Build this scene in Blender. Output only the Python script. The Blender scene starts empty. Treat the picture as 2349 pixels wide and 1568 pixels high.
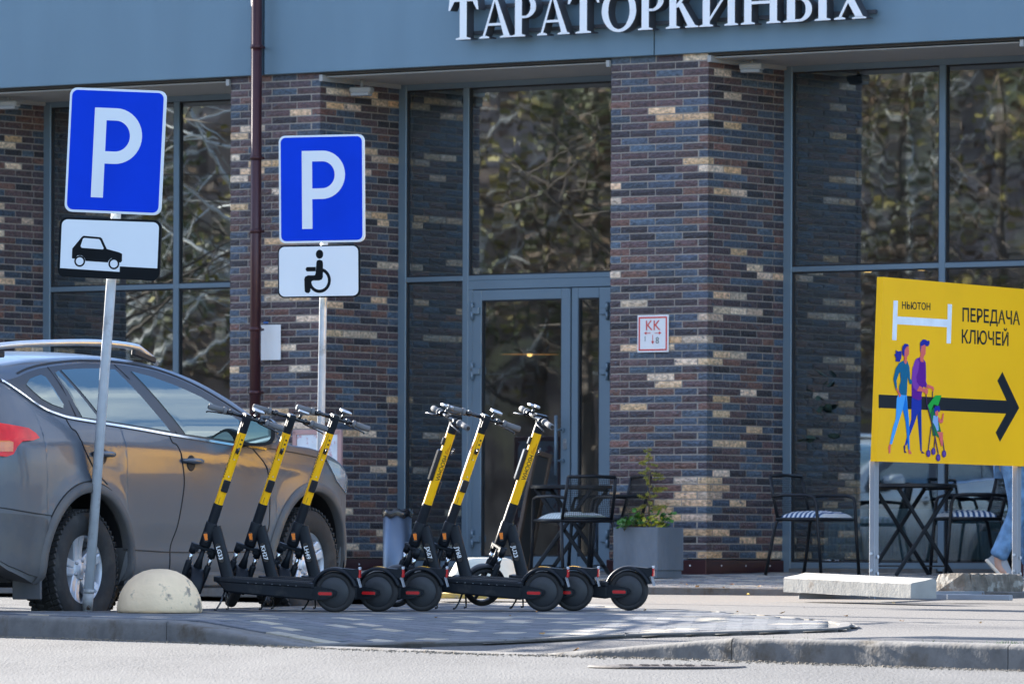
import bpy, bmesh, math, random
from math import sin, cos, pi, radians, sqrt, atan2
from mathutils import Matrix, Vector
random.seed(7)
SC = bpy.context.scene
COL = SC.collection

# ------------------------------------------------------------------ camera, light, exposure
F, HOR, ROLL, ZC, CX = 15400.0, 1295.0, 0.004, 0.28, 1174.5      # focal length and horizon in pixels of a 2349 px wide frame
cam = bpy.data.cameras.new('camera'); camo = bpy.data.objects.new('camera', cam); COL.objects.link(camo)
cam.sensor_width = 36; cam.lens = F / 2349 * 36; cam.shift_y = (HOR - 784) / 2349
cam.clip_start = 1; cam.clip_end = 2000
cam.dof.use_dof = True; cam.dof.focus_distance = 41.0; cam.dof.aperture_fstop = 9.0
camo.matrix_world = Matrix.Translation((0, 0, ZC)) @ Matrix.Rotation(pi/2, 4, 'X') @ Matrix.Rotation(ROLL, 4, 'Z')
SC.camera = camo
SUN_AZ, SUN_EL = radians(50.5), radians(19)      # azimuth measured from -X towards +Y (behind the building's left)
sdir = Vector((-cos(SUN_AZ)*cos(SUN_EL), sin(SUN_AZ)*cos(SUN_EL), sin(SUN_EL)))
sl = bpy.data.lights.new('sun', 'SUN'); sl.energy = 5.0; sl.angle = radians(0.55); sl.color = (1.0, 0.93, 0.83)
so = bpy.data.objects.new('sun', sl); COL.objects.link(so)
so.rotation_euler = sdir.to_track_quat('Z', 'Y').to_euler(); so.location = sdir*60
W = bpy.data.worlds.new('World'); SC.world = W; W.use_nodes = True
nt = W.node_tree; nt.nodes.clear()
sky = nt.nodes.new('ShaderNodeTexSky'); sky.sky_type = 'NISHITA'; sky.sun_disc = False
sky.sun_elevation = SUN_EL; sky.sun_rotation = atan2(sdir.x, sdir.y); sky.dust_density = 0.6; sky.ozone_density = 3.0
bg = nt.nodes.new('ShaderNodeBackground'); bg.inputs[1].default_value = 0.088
wo = nt.nodes.new('ShaderNodeOutputWorld')
tc = nt.nodes.new('ShaderNodeTexCoord'); mp = nt.nodes.new('ShaderNodeMapping'); mp.inputs['Scale'].default_value = (1.6, 1.6, 5.0); mp.inputs['Location'].default_value = (1.7, 2.3, 0.9)
nz = nt.nodes.new('ShaderNodeTexNoise'); nz.inputs['Scale'].default_value = 1.5; nz.inputs['Detail'].default_value = 7; nz.inputs['Roughness'].default_value = 0.62
cr = nt.nodes.new('ShaderNodeValToRGB'); cr.color_ramp.elements[0].position = 0.46; cr.color_ramp.elements[1].position = 0.66
cr.color_ramp.elements[0].color = (0, 0, 0, 1); cr.color_ramp.elements[1].color = (0.75, 0.75, 0.75, 1)
mixc = nt.nodes.new('ShaderNodeMix'); mixc.data_type = 'RGBA'; mixc.inputs[7].default_value = (7.5, 7.7, 8.0, 1)
L = nt.links.new
L(tc.outputs['Generated'], mp.inputs[0]); L(mp.outputs[0], nz.inputs['Vector']); L(nz.outputs[0], cr.inputs[0])
wb = nt.nodes.new('ShaderNodeVectorMath'); wb.operation = 'MULTIPLY'; wb.inputs[1].default_value = (0.87, 1.0, 1.18)
L(cr.outputs[0], mixc.inputs[0]); L(sky.outputs[0], wb.inputs[0]); L(wb.outputs[0], mixc.inputs[6]); L(mixc.outputs[2], bg.inputs[0]); L(bg.outputs[0], wo.inputs[0])
SC.view_settings.view_transform = 'Standard'; SC.view_settings.look = 'None'; SC.view_settings.gamma = 1
SC.view_settings.use_curve_mapping = False; SC.view_settings.exposure = 2.1
SC.render.engine = 'CYCLES'; SC.cycles.use_denoising = True
SC.cycles.max_bounces = 8; SC.cycles.transparent_max_bounces = 16; SC.cycles.sample_clamp_indirect = 6

# ------------------------------------------------------------------ picture <-> place
def ray(px, py):
    a, b = px - CX, HOR - py
    return Vector(((a - ROLL*b)/F, 1.0, (b + ROLL*a)/F))
def at(px, py, D):
    r = ray(px, py) * D
    return Vector((r.x, D, r.z + ZC))
GS = 0.0153
def G(X, D):
    d = D - 41.07
    if D > 56: d = 56 - 41.07
    return GS*d + 0.010*max(0.0, min(X, 5))
def ground(px, py, dz=0.0):
    r = ray(px, py); D = 41.0
    for _ in range(30):
        D = (G(r.x*D, D) + dz - ZC - 0)/(r.z) if False else D
        f = ZC + r.z*D - (G(r.x*D, D) + dz)
        g = r.z - GS
        D -= f/g
    return at(px, py, D)
def on_plane(px, py, P0, n):
    r = ray(px, py); O = Vector((0, 0, ZC))
    return O + r*((P0 - O).dot(n)/r.dot(n))

# ------------------------------------------------------------------ materials
MATS = {}
def srgb(c): return tuple((v/12.92 if v <= .04045 else ((v+.055)/1.055)**2.4) for v in c)
def mat(name, col, rough=0.6, metal=0.0, var=0.12, scale=8.0, bump=0.0, bscale=60.0, coat=0.0, spec=None, second=None, smask=(0.45, 0.6), sscale=3.0, emit=None, src=None, stretch=None, detail=5):
    if name in MATS: return MATS[name]
    m = bpy.data.materials.new(name); m.use_nodes = True; t = m.node_tree; n = t.nodes; bs = n['Principled BSDF']
    bs.inputs['Roughness'].default_value = rough; bs.inputs['Metallic'].default_value = metal
    if coat: bs.inputs['Coat Weight'].default_value = coat; bs.inputs['Coat Roughness'].default_value = 0.04
    if spec is not None: bs.inputs['Specular IOR Level'].default_value = spec
    tcn = n.new('ShaderNodeTexCoord'); vec = tcn.outputs['Object']
    gp = n.new('ShaderNodeNewGeometry')
    if src: vec = gp.outputs['Position']
    if stretch:
        mm = n.new('ShaderNodeMapping'); mm.inputs['Scale'].default_value = stretch; t.links.new(vec, mm.inputs[0]); vec = mm.outputs[0]
    ns = n.new('ShaderNodeTexNoise'); ns.inputs['Scale'].default_value = scale; ns.inputs['Detail'].default_value = detail; t.links.new(vec, ns.inputs['Vector'])
    mr = n.new('ShaderNodeMapRange'); mr.inputs[1].default_value = .25; mr.inputs[2].default_value = .75
    mr.inputs[3].default_value = 1-var; mr.inputs[4].default_value = 1+var; t.links.new(ns.outputs[0], mr.inputs[0])
    if src: t.links.new(gp.outputs['Position'], ns.inputs['Vector']) if not stretch else None
    vm = n.new('ShaderNodeVectorMath'); vm.operation = 'SCALE'
    if src == 'object':
        oi = n.new('ShaderNodeObjectInfo'); t.links.new(oi.outputs['Color'], vm.inputs[0])
    elif src == 'attr':
        at_ = n.new('ShaderNodeAttribute'); at_.attribute_name = 'tint'; t.links.new(at_.outputs['Color'], vm.inputs[0])
    else: vm.inputs[0].default_value = col[:3]
    t.links.new(mr.outputs[0], vm.inputs['Scale']); out = vm.outputs[0]
    if second:
        n2 = n.new('ShaderNodeTexNoise'); n2.inputs['Scale'].default_value = sscale; n2.inputs['Detail'].default_value = 8; n2.inputs['Roughness'].default_value = .65
        t.links.new(vec, n2.inputs['Vector'])
        r2 = n.new('ShaderNodeMapRange'); r2.inputs[1].default_value = smask[0]; r2.inputs[2].default_value = smask[1]; t.links.new(n2.outputs[0], r2.inputs[0])
        mx = n.new('ShaderNodeMix'); mx.data_type = 'RGBA'; t.links.new(r2.outputs[0], mx.inputs[0]); t.links.new(out, mx.inputs[6]); mx.inputs[7].default_value = (*second, 1); out = mx.outputs[2]
    t.links.new(out, bs.inputs['Base Color'])
    if bump:
        nb = n.new('ShaderNodeTexNoise'); nb.inputs['Scale'].default_value = bscale; nb.inputs['Detail'].default_value = 4; t.links.new(vec, nb.inputs['Vector'])
        bp = n.new('ShaderNodeBump'); bp.inputs['Strength'].default_value = bump; bp.inputs['Distance'].default_value = .01
        t.links.new(nb.outputs[0], bp.inputs['Height']); t.links.new(bp.outputs[0], bs.inputs['Normal'])
    if emit: bs.inputs['Emission Color'].default_value = (*emit[:3], 1); bs.inputs['Emission Strength'].default_value = emit[3]
    MATS[name] = m; return m
def glassmat(name, tint, base, wav=0.0, wscale=1.2, rough=0.0, gcol=(1, 1, 1), power=3.0):
    if name in MATS: return MATS[name]
    m = bpy.data.materials.new(name); m.use_nodes = True; t = m.node_tree; n = t.nodes; n.clear(); l = t.links.new
    o = n.new('ShaderNodeOutputMaterial'); tr = n.new('ShaderNodeBsdfTransparent'); tr.inputs[0].default_value = (*tint, 1)
    gl = n.new('ShaderNodeBsdfGlossy'); gl.inputs['Roughness'].default_value = rough; gl.inputs[0].default_value = (*gcol, 1)
    mx = n.new('ShaderNodeMixShader'); lw = n.new('ShaderNodeLayerWeight'); lw.inputs[0].default_value = .5
    pw = n.new('ShaderNodeMath'); pw.operation = 'POWER'; pw.inputs[1].default_value = power; l(lw.outputs['Facing'], pw.inputs[0])
    ma = n.new('ShaderNodeMath'); ma.operation = 'MULTIPLY_ADD'; ma.inputs[1].default_value = 1-base; ma.inputs[2].default_value = base; ma.use_clamp = True; l(pw.outputs[0], ma.inputs[0])
    if wav:
        tcn = n.new('ShaderNodeTexCoord'); nb = n.new('ShaderNodeTexNoise'); nb.inputs['Scale'].default_value = wscale; nb.inputs['Detail'].default_value = 2
        mm = n.new('ShaderNodeMapping'); mm.inputs['Scale'].default_value = (1, 1, .35); l(tcn.outputs['Object'], mm.inputs[0])
        bp = n.new('ShaderNodeBump'); bp.inputs['Strength'].default_value = wav; bp.inputs['Distance'].default_value = .02
        l(mm.outputs[0], nb.inputs['Vector']); l(nb.outputs[0], bp.inputs['Height']); l(bp.outputs[0], gl.inputs['Normal'])
    l(ma.outputs[0], mx.inputs[0]); l(tr.outputs[0], mx.inputs[1]); l(gl.outputs[0], mx.inputs[2]); l(mx.outputs[0], o.inputs[0])
    MATS[name] = m; return m

# ------------------------------------------------------------------ mesh builder
class MB:
    def __init__(s): s.v = []; s.f = []; s.m = []; s.sm = []; s.cm = 0; s.smooth = False; s.T = None; s.tints = None
    def add(s, vs, fs):
        o = len(s.v)
        if s.T is not None: vs = [s.T @ Vector(v) for v in vs]
        s.v.extend(tuple(v) for v in vs)
        for f in fs: s.f.append(tuple(i + o for i in f)); s.m.append(s.cm); s.sm.append(s.smooth)
        return s
    def box(s, c, d, ch=0.0, M=None):
        hx, hy, hz = d[0]/2, d[1]/2, d[2]/2; ch = min(ch, hx*.45, hy*.45, hz*.45)
        vs = []; fs = []
        if ch <= 0:
            for x in (-1, 1):
                for y in (-1, 1):
                    for z in (-1, 1): vs.append((x*hx, y*hy, z*hz))
            fs = [(0, 1, 3, 2), (4, 6, 7, 5), (0, 4, 5, 1), (2, 3, 7, 6), (0, 2, 6, 4), (1, 5, 7, 3)]
        else:
            idx = {}
            for x in (-1, 1):
                for y in (-1, 1):
                    for z in (-1, 1):
                        for a in range(3):
                            p = [x*(hx - ch), y*(hy - ch), z*(hz - ch)]; p[a] = (x*hx, y*hy, z*hz)[a]
                            idx[(x, y, z, a)] = len(vs); vs.append(tuple(p))
            def q(*k): fs.append(tuple(idx[i] for i in k))
            for g in (-1, 1):
                q((g, -1, -1, 0), (g, 1, -1, 0), (g, 1, 1, 0), (g, -1, 1, 0)); q((-1, g, -1, 1), (1, g, -1, 1), (1, g, 1, 1), (-1, g, 1, 1)); q((-1, -1, g, 2), (1, -1, g, 2), (1, 1, g, 2), (-1, 1, g, 2))
            for a in (-1, 1):
                for b in (-1, 1):
                    q((a, b, -1, 0), (a, b, 1, 0), (a, b, 1, 1), (a, b, -1, 1)); q((a, -1, b, 0), (a, 1, b, 0), (a, 1, b, 2), (a, -1, b, 2)); q((-1, a, b, 1), (1, a, b, 1), (1, a, b, 2), (-1, a, b, 2))
                    for c_ in (-1, 1): q((a, b, c_, 0), (a, b, c_, 1), (a, b, c_, 2))
        c = Vector(c)
        vs = [((M @ Vector(v)) if M is not None else Vector(v)) + c for v in vs]
        return s.add(vs, fs)
    def bar(s, a, b, w, t, ch=0.0, up=(0, 0, 1)):
        a, b = Vector(a), Vector(b); d = b - a; l = d.length; x = d.normalized(); z = Vector(up)
        if abs(x.dot(z)) > .98: z = Vector((1, 0, 0))
        y = z.cross(x).normalized(); z = x.cross(y)
        M = Matrix((x, y, z)).transposed()
        return s.box((a + b)/2, (l, w, t), ch, M)
    def tube(s, pts, r, n=10, cap=True, closed=False):
        pts = [Vector(p) for p in pts]; N = len(pts); rr = r if hasattr(r, '__len__') else [r]*N
        old = s.smooth; s.smooth = True
        vs = []; up = None
        for i, p in enumerate(pts):
            if closed: d = (pts[(i+1) % N] - pts[i-1]).normalized()
            elif i == 0: d = (pts[1] - p).normalized()
            elif i == N-1: d = (p - pts[i-1]).normalized()
            else: d = ((pts[i+1] - p).normalized() + (p - pts[i-1]).normalized()).normalized()
            if up is None: up = Vector((0, 0, 1)) if abs(d.z) < .9 else Vector((1, 0, 0))
            x = up.cross(d).normalized(); y = d.cross(x).normalized(); up = y
            for k in range(n):
                a = 2*pi*k/n; vs.append(p + x*cos(a)*rr[i] + y*sin(a)*rr[i])
        fs = []
        for i in range(N if closed else N-1):
            for k in range(n):
                j = (i+1) % N; fs.append((i*n+k, i*n+(k+1) % n, j*n+(k+1) % n, j*n+k))
        s.add(vs, fs)
        s.smooth = False
        if cap and not closed:
            o = len(s.v) - len(vs)
            s.f.append(tuple(o + n-1-k for k in range(n))); s.m.append(s.cm); s.sm.append(False)
            s.f.append(tuple(o + (N-1)*n + k for k in range(n))); s.m.append(s.cm); s.sm.append(False)
        s.smooth = old; return s
    def lathe(s, prof, c=(0, 0, 0), n=32, M=None, smooth=True, a0=0, a1=2*pi, cap=False):
        # prof: list of (r, h), axis = local z, M orients
        c = Vector(c); full = abs(a1 - a0 - 2*pi) < 1e-6; vs = []; cnt = n if full else n+1
        for i in range(cnt):
            a = a0 + (a1-a0)*i/n
            for r, h in prof:
                v = Vector((r*cos(a), r*sin(a), h)); vs.append((M @ v if M is not None else v) + c)
        m = len(prof); fs = []
        for i in range(n):
            j = (i+1) % cnt
            for k in range(m-1): fs.append((i*m+k, j*m+k, j*m+k+1, i*m+k+1))
        old = s.smooth; s.smooth = smooth; s.add(vs, fs); s.smooth = old; return s
    def prism(s, poly, z0, z1, M=None):
        # poly in local xy, extruded z0..z1, M: 4x4
        n = len(poly); vs = [Vector((p[0], p[1], z0)) for p in poly] + [Vector((p[0], p[1], z1)) for p in poly]
        ar = sum(poly[i][0]*poly[(i+1) % n][1] - poly[(i+1) % n][0]*poly[i][1] for i in range(n))
        fr = tuple(range(n, 2*n)); bk = tuple(range(n-1, -1, -1)); sd = [(i, (i+1) % n, n+(i+1) % n, n+i) for i in range(n)]
        if ar < 0: fr = fr[::-1]; bk = bk[::-1]; sd = [f[::-1] for f in sd]
        if M is not None: vs = [M @ v for v in vs]
        return s.add(vs, [fr, bk] + sd)
    def grid(s, P, wrap=False, flip=False):
        R, C = len(P), len(P[0]); vs = [p for r in P for p in r]; fs = []
        for i in range(R-1):
            for j in range(C if wrap else C-1):
                k = (j+1) % C; f = (i*C+j, i*C+k, (i+1)*C+k, (i+1)*C+j); fs.append(f[::-1] if flip else f)
        return s.add(vs, fs)
    def mesh(s, name, mats, split=35):
        me = bpy.data.meshes.new(name); me.from_pydata(s.v, [], s.f); me.validate()
        if not isinstance(mats, (list, tuple)): mats = [mats]
        for m in mats: me.materials.append(m)
        if len(me.polygons) == len(s.m):
            me.polygons.foreach_set('material_index', s.m); me.polygons.foreach_set('use_smooth', s.sm)
            if s.tints:
                ca = me.color_attributes.new('tint', 'FLOAT_COLOR', 'CORNER'); i = 0
                buf = []
                for pl, tn in zip(me.polygons, s.tints):
                    buf.extend(list(tn)*pl.loop_total)
                ca.data.foreach_set('color', buf)
        me.update(); return me
    def obj(s, name, mats, parent=None, **kw):
        return link(name, s.mesh(name, mats), parent, **kw)
def link(name, me, parent=None, loc=None, label=None, cat=None, group=None, kind=None):
    o = bpy.data.objects.new(name, me); COL.objects.link(o)
    if parent is not None: o.parent = parent
    if loc is not None: o.location = loc
    tag(o, label, cat, group, kind); return o
def tag(o, label=None, cat=None, group=None, kind=None):
    if label: o['label'] = label
    if cat: o['category'] = cat
    if group: o['group'] = group
    if kind: o['kind'] = kind
    return o
def empty(name, loc, rz=0, label=None, cat=None, group=None):
    o = bpy.data.objects.new(name, None); COL.objects.link(o); o.location = loc; o.rotation_euler = (0, 0, rz); o.empty_display_size = .1
    return tag(o, label, cat, group)
def copy_tree(o, parent=None, only=None):
    c = o.copy(); COL.objects.link(c)
    if parent is not None: c.parent = parent
    for ch in list(o.children): copy_tree(ch, c)
    return c
def textmesh(body, size=1.0, width=1.0, align='CENTER', extrude=0.0, bold=0.0):
    cu = bpy.data.curves.new('t', 'FONT'); cu.body = body; cu.size = size; cu.align_x = align; cu.extrude = extrude; cu.offset = bold; cu.resolution_u = 3
    ob = bpy.data.objects.new('t', cu); COL.objects.link(ob)
    dg = bpy.context.evaluated_depsgraph_get(); me = bpy.data.meshes.new_from_object(ob.evaluated_get(dg))
    bpy.data.objects.remove(ob); bpy.data.curves.remove(cu)
    for v in me.vertices: v.co.x *= width
    return me
def tinted(col, j=.15, rnd=random):
    k = 1 + rnd.uniform(-j, j); return (col[0]*k*(1+rnd.uniform(-.04, .04)), col[1]*k, col[2]*k*(1+rnd.uniform(-.04, .04)), 1)
def interp(x, T):
    if x <= T[0][0]: return T[0][1]
    for a, b in zip(T, T[1:]):
        if x <= b[0]: return a[1] + (b[1]-a[1])*(x-a[0])/(b[0]-a[0])
    return T[-1][1]
def sinterp(x, T):
    # smooth (Catmull-Rom) interpolation through table
    n = len(T)
    if x <= T[0][0]: return T[0][1]
    if x >= T[-1][0]: return T[-1][1]
    for i in range(n-1):
        if x <= T[i+1][0]:
            x0, y0 = T[i]; x1, y1 = T[i+1]
            m0 = (y1 - T[i-1][1])/(x1 - T[i-1][0]) if i > 0 else (y1-y0)/(x1-x0)
            m1 = (T[i+2][1]-y0)/(T[i+2][0]-x0) if i < n-2 else (y1-y0)/(x1-x0)
            h = x1-x0; t = (x-x0)/h
            return (2*t**3-3*t**2+1)*y0 + (t**3-2*t**2+t)*h*m0 + (-2*t**3+3*t**2)*y1 + (t**3-t**2)*h*m1
def roundrect(w, h, r, n=6, cx=0, cy=0):
    P = []
    for sx, sy, a0 in ((1, 1, 0), (-1, 1, 90), (-1, -1, 180), (1, -1, 270)):
        for k in range(n+1):
            a = radians(a0 + 90*k/n); P.append((cx + sx*(w/2-r) + r*cos(a), cy + sy*(h/2-r) + r*sin(a)))
    return P

# ------------------------------------------------------------------ ground
def Kp(px, py): return ground(px, py, -0.12)
KA, KB, KC, KD, KE, KF_ = Kp(0, 1457), Kp(518, 1469), Kp(879, 1478.6), Kp(1453, 1496), Kp(1878, 1509), Kp(2312, 1533)
kdir = (KF_ - KA); kdir.z = 0; kdir.normalize(); knor = Vector((-kdir.y, kdir.x, 0))
def kpt(p): return (p - KA).dot(kdir)
sB, sC, sD, sE, sF = kpt(KB), kpt(KC), kpt(KD), kpt(KE), kpt(KF_)
def kerb_xy(s): return Vector((KA.x + kdir.x*s, KA.y + kdir.y*s, 0))
def hk(s): return interp(s, [(sB, 0.0), (sC, -0.112), (sD, -0.112), (sE, 0.0)])
def smooth(t): t = max(0, min(1, t)); return t*t*(3-2*t)
def S(X, D):
    v = Vector((X - KA.x, D - KA.y, 0)); s = v.dot(kdir); t = v.dot(knor)
    return G(X, D) + hk(s)*(1 - smooth(t/2.6))
def groundS(px, py, dz=0.0):
    r = ray(px, py); lo, hi = 28.0, 62.0
    f = lambda D: ZC + r.z*D - S(r.x*D, D) - dz
    for _ in range(50):
        m = (lo+hi)/2
        if f(m) > 0: lo = m
        else: hi = m
    return at(px, py, (lo+hi)/2)

m_road = mat('asphalt_road', (.058, .058, .060), .9, var=.85, scale=70, bump=1.0, bscale=70, second=(.088, .087, .086), smask=(.42, .62), sscale=1.3, detail=3, stretch=(1, .22, 1))
m_path = mat('asphalt_path', (.098, .091, .087), .9, var=.35, scale=70, bump=.6, bscale=90, stretch=(1, .25, 1), second=(.098, .09, .086), smask=(.5, .65), sscale=1.0)
m_kerb = mat('kerb_concrete', (.150, .144, .138), .85, var=.3, scale=9, bump=.3, bscale=40, second=(.085, .068, .050), smask=(.5, .66), sscale=4.5)
m_paver = mat('paver', (.3, .3, .3), .85, var=.16, scale=14, bump=.4, bscale=90, src='attr')
m_paver_o = mat('paver_piece', (.3, .3, .3), .85, var=.16, scale=14, bump=.4, bscale=90, src='object')
m_sand = mat('joint_sand', (.15, .14, .125), .95, var=.2, scale=30)

def sheet(name, xs, ds, zf, m, keep=None):
    b = MB(); b.smooth = True
    P = [[(x, d, zf(x, d)) for x in xs] for d in ds]
    b.grid(P); o = b.obj(name, m, kind='structure'); return o
xs = [-220, -120, -60, -30, -15] + [-10 + i*.5 for i in range(41)] + [15, 25, 45, 80, 160]
ds = [2, 8, 14, 20, 24] + [26 + i*.5 for i in range(60)] + [56.5, 60, 70, 90, 130, 220, 500]
def roadz(x, d):
    return G(x, d) - 0.12 + 0.006*sin(x*1.7+d*.9)*sin(d*1.3) - (0.05 if d > 56 else 0)
road = sheet('road', xs, ds, roadz, m_road)
# asphalt path on the right, ramping down to the flush kerb
def path_rows():
    rows = []
    for j in range(0, 34):
        rows.append(j/33)
    return rows
b = MB(); b.smooth = True; P = []
for i in range(46):
    X = -0.5 + i*.25
    s_ = (X - KA.x)/kdir.x; D0 = KA.y + kdir.y*s_ + 0.155/abs(knor.y)
    P.append([(X, D0 + (55.5 - D0)*t**1.4, S(X, D0 + (55.5 - D0)*t**1.4) - 0.022) for t in path_rows()])
b.grid(P, flip=True); b.obj('path', m_path, kind='structure')

# kerb: one stone after another
kerb = empty('kerb', (0, 0, 0)); kerb['kind'] = 'structure'
def kerbstone(s0, s1, h0, h1):
    b = MB(); g = .004; s0 += g; s1 -= g; w = .15; P = []; rn = random.Random(int(s0*100))
    n = max(2, int((s1-s0)/.07)); prof = [(0, -.35), (0, -.03), (.0, -.014), (.009, -.004), (.02, 0), (w-.015, 0), (w, -.015), (w, -.35)]
    for i in range(n+1):
        s = s0 + (s1-s0)*i/n; h = h0 + (h1-h0)*i/n; c = kerb_xy(s); z = G(c.x, c.y) + h + .001
        chip = max(0, rn.gauss(-.3, .6))*.012 if 0 < i < n else 0
        row = []
        for k, (o_, zz) in enumerate(prof):
            oo = o_ + (chip if k in (2, 3) else 0) + (rn.uniform(-.002, .002) if k < 4 else 0); z2 = zz - (chip*.8 if k in (2, 3) else 0)
            p = c + knor*oo; row.append((p.x, p.y, z + z2))
        P.append(row)
    b.smooth = True; b.grid(P, flip=True); b.smooth = False
    for e in (0, n): b.add(P[e], [tuple(range(len(prof)))])
    b.obj('kerbstone', m_kerb, kerb)
kerbstone(sB-4.4, sB-2.2, 0, 0); kerbstone(sB-2.2, sB, 0, 0)
kerbstone(sB, sC, 0, -.112)
nf = 2
for i in range(nf): kerbstone(sC+(sD-sC)*i/nf, sC+(sD-sC)*(i+1)/nf, -.112, -.112)
kerbstone(sD, sE, -.112, .0); kerbstone(sE, sF, 0, .0); kerbstone(sF, sF+1.6, 0, 0); kerbstone(sF+1.6, sF+3.2, 0, 0)

# paved island on which the scooters stand
ISL_PX = [(-500, 1452), (518, 1421), (879, 1477), (1160, 1468), (1434, 1454), (1700, 1447), (1921, 1440), (1949, 1435.5), (1956, 1430), (1940, 1425), (1875, 1418), (1668, 1401), (1450, 1392)]
isl = []
for i, (px, py) in enumerate(ISL_PX):
    p = groundS(px, py)
    isl.append(Vector((p.x, p.y)))
# front-left run follows the back of the kerb
def kb(s): c = kerb_xy(s) + knor*.155; return Vector((c.x, c.y))
isl[0] = kb(sB-4.3); isl[1] = kb(sB); isl[2] = kb(sC)
isl += [Vector((0.35, 43.6)), Vector((-0.35, 43.3)), Vector((-1.0, 42.6)), Vector((-1.9, 41.25)), Vector((-2.55, 40.45)), Vector((-3.3, 40.5)), Vector((-4.6, 42.0))]
def inside(p, poly):
    c = False; n = len(poly); j = n-1
    for i in range(n):
        a, q = poly[i], poly[j]
        if (a.y > p.y) != (q.y > p.y) and p.x < (q.x-a.x)*(p.y-a.y)/(q.y-a.y)+a.x: c = not c
        j = i
    return c
def edge_dist(p, poly):
    d = 9e9
    for i in range(len(poly)):
        a, q = poly[i], poly[(i+1) % len(poly)]; ab = q-a; t = max(0, min(1, (p-a).dot(ab)/ab.length_squared)); d = min(d, (a+ab*t-p).length)
    return d
def dens(poly, step=.25):
    R = []
    for i in range(len(poly)):
        a, q = poly[i], poly[(i+1) % len(poly)]; n = max(1, int((q-a).length/step))
        R += [a + (q-a)*k/n for k in range(n)]
    return R
isd = dens(isl)
# bed: a fan would not follow the ramp, so use a fine grid clipped to the outline plus a skirt
bed = MB()
bed.add([(p.x, p.y, S(p.x, p.y)-.004) for p in isd] + [(p.x, p.y, S(p.x, p.y)-.3) for p in isd], [(i, (i+1) % len(isd), len(isd)+(i+1) % len(isd), len(isd)+i) for i in range(len(isd))])
x = -5.2
while x < 3.2:
    d = 35.0
    while d < 44.5:
        if inside(Vector((x+.04, d+.04)), isl): 
            q = [(x, d), (x+.08, d), (x+.08, d+.08), (x, d+.08)]
            bed.add([(a, c, S(a, c)-.010) for a, c in q], [(0, 1, 2, 3)])
        d += .08
    x += .08
island = bed.obj('paved_island', m_sand, kind='structure')
# edging stones round the island
i = 0
for i in range(2, len(isl)-1):
    a, q = isl[i], isl[(i+1) % len(isl)]; dv = (q-a); ln = dv.length
    if ln < .03: continue
    dv /= ln; nn = Vector((-dv.y, dv.x)); n = max(1, round(ln/.8))
    for k in range(n):
        p0, p1 = a + dv*(ln*k/n + .003), a + dv*(ln*(k+1)/n - .003)
        vs = []
        for p in (p0, p1):
            for o_, zz in ((0, -.12), (0, -.006), (.006, .002), (.07, .002), (.076, -.12)):
                r_ = p + nn*o_; vs.append((r_.x, r_.y, S(r_.x, r_.y)+zz))
        e = MB(); e.add(vs, [(k2, k2+1, k2+6, k2+5) for k2 in range(4)] + [(0, 1, 2, 3, 4), (9, 8, 7, 6, 5)])
        e.obj('edging_stone', m_kerb, island)
# pavers
pa = radians(-47.8); pu = Vector((cos(pa), sin(pa))); pv = Vector((-pu.y, pu.x))
TAN, GRY, DGR = (.36, .31, .24), (.120, .127, .140), (.10, .106, .118)
def paver_col(rn):
    r = rn.random()
    return tinted(TAN if r < .17 else GRY if r < .72 else DGR, .12, rn)
plist = []; rn = random.Random(3)
for a in range(-90, 90):
    for c in range(-60, 110):
        off = (.1 if c % 2 else 0)
        p = Vector((-.5, 39.5)) + pu*(a*.2+off) + pv*(c*.1)
        if inside(p, isl) and edge_dist(p, isl) > .105: plist.append((p, paver_col(rn)))
def paver_tilt(p):
    z = S(p.x, p.y); n = Vector((-(S(p.x+.05, p.y)-z)/.05, -(S(p.x, p.y+.05)-z)/.05, 1)).normalized()
    X = Vector((pu.x, pu.y, 0)); X = (X - n*X.dot(n)).normalized(); Y = n.cross(X)
    M = Matrix((X, Y, n)).transposed().to_4x4(); M.translation = (p.x, p.y, z + rn.uniform(-.0006, .0006)); return M
plist.sort(key=lambda t: t[0].y)
pm = MB().box((0, 0, -.02), (.194, .094, .04), .003).mesh('paver', m_paver_o)
for p, c in plist[:299]:
    o = bpy.data.objects.new('paver', pm); COL.objects.link(o); o.parent = island; o.matrix_basis = paver_tilt(p); o.color = c
pb = MB(); pb.tints = []
def add_paver(pb, M, c, w=.194, h=.094):
    pb.T = M; n0 = len(pb.f); e = .003; a, q = w/2, h/2
    pb.add([(-a, -q, -.02), (a, -q, -.02), (a, q, -.02), (-a, q, -.02), (-a, -q, -e), (a, -q, -e), (a, q, -e), (-a, q, -e), (-a+e, -q+e, 0), (a-e, -q+e, 0), (a-e, q-e, 0), (-a+e, q-e, 0)],
           [(0, 1, 5, 4), (1, 2, 6, 5), (2, 3, 7, 6), (3, 0, 4, 7), (4, 5, 9, 8), (5, 6, 10, 9), (6, 7, 11, 10), (7, 4, 8, 11), (8, 9, 10, 11)])
    pb.tints += [c]*(len(pb.f)-n0); pb.T = None
for p, c in plist[299:]: add_paver(pb, paver_tilt(p), c)
pb.obj('pavers', m_paver, island, kind='stuff')

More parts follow.
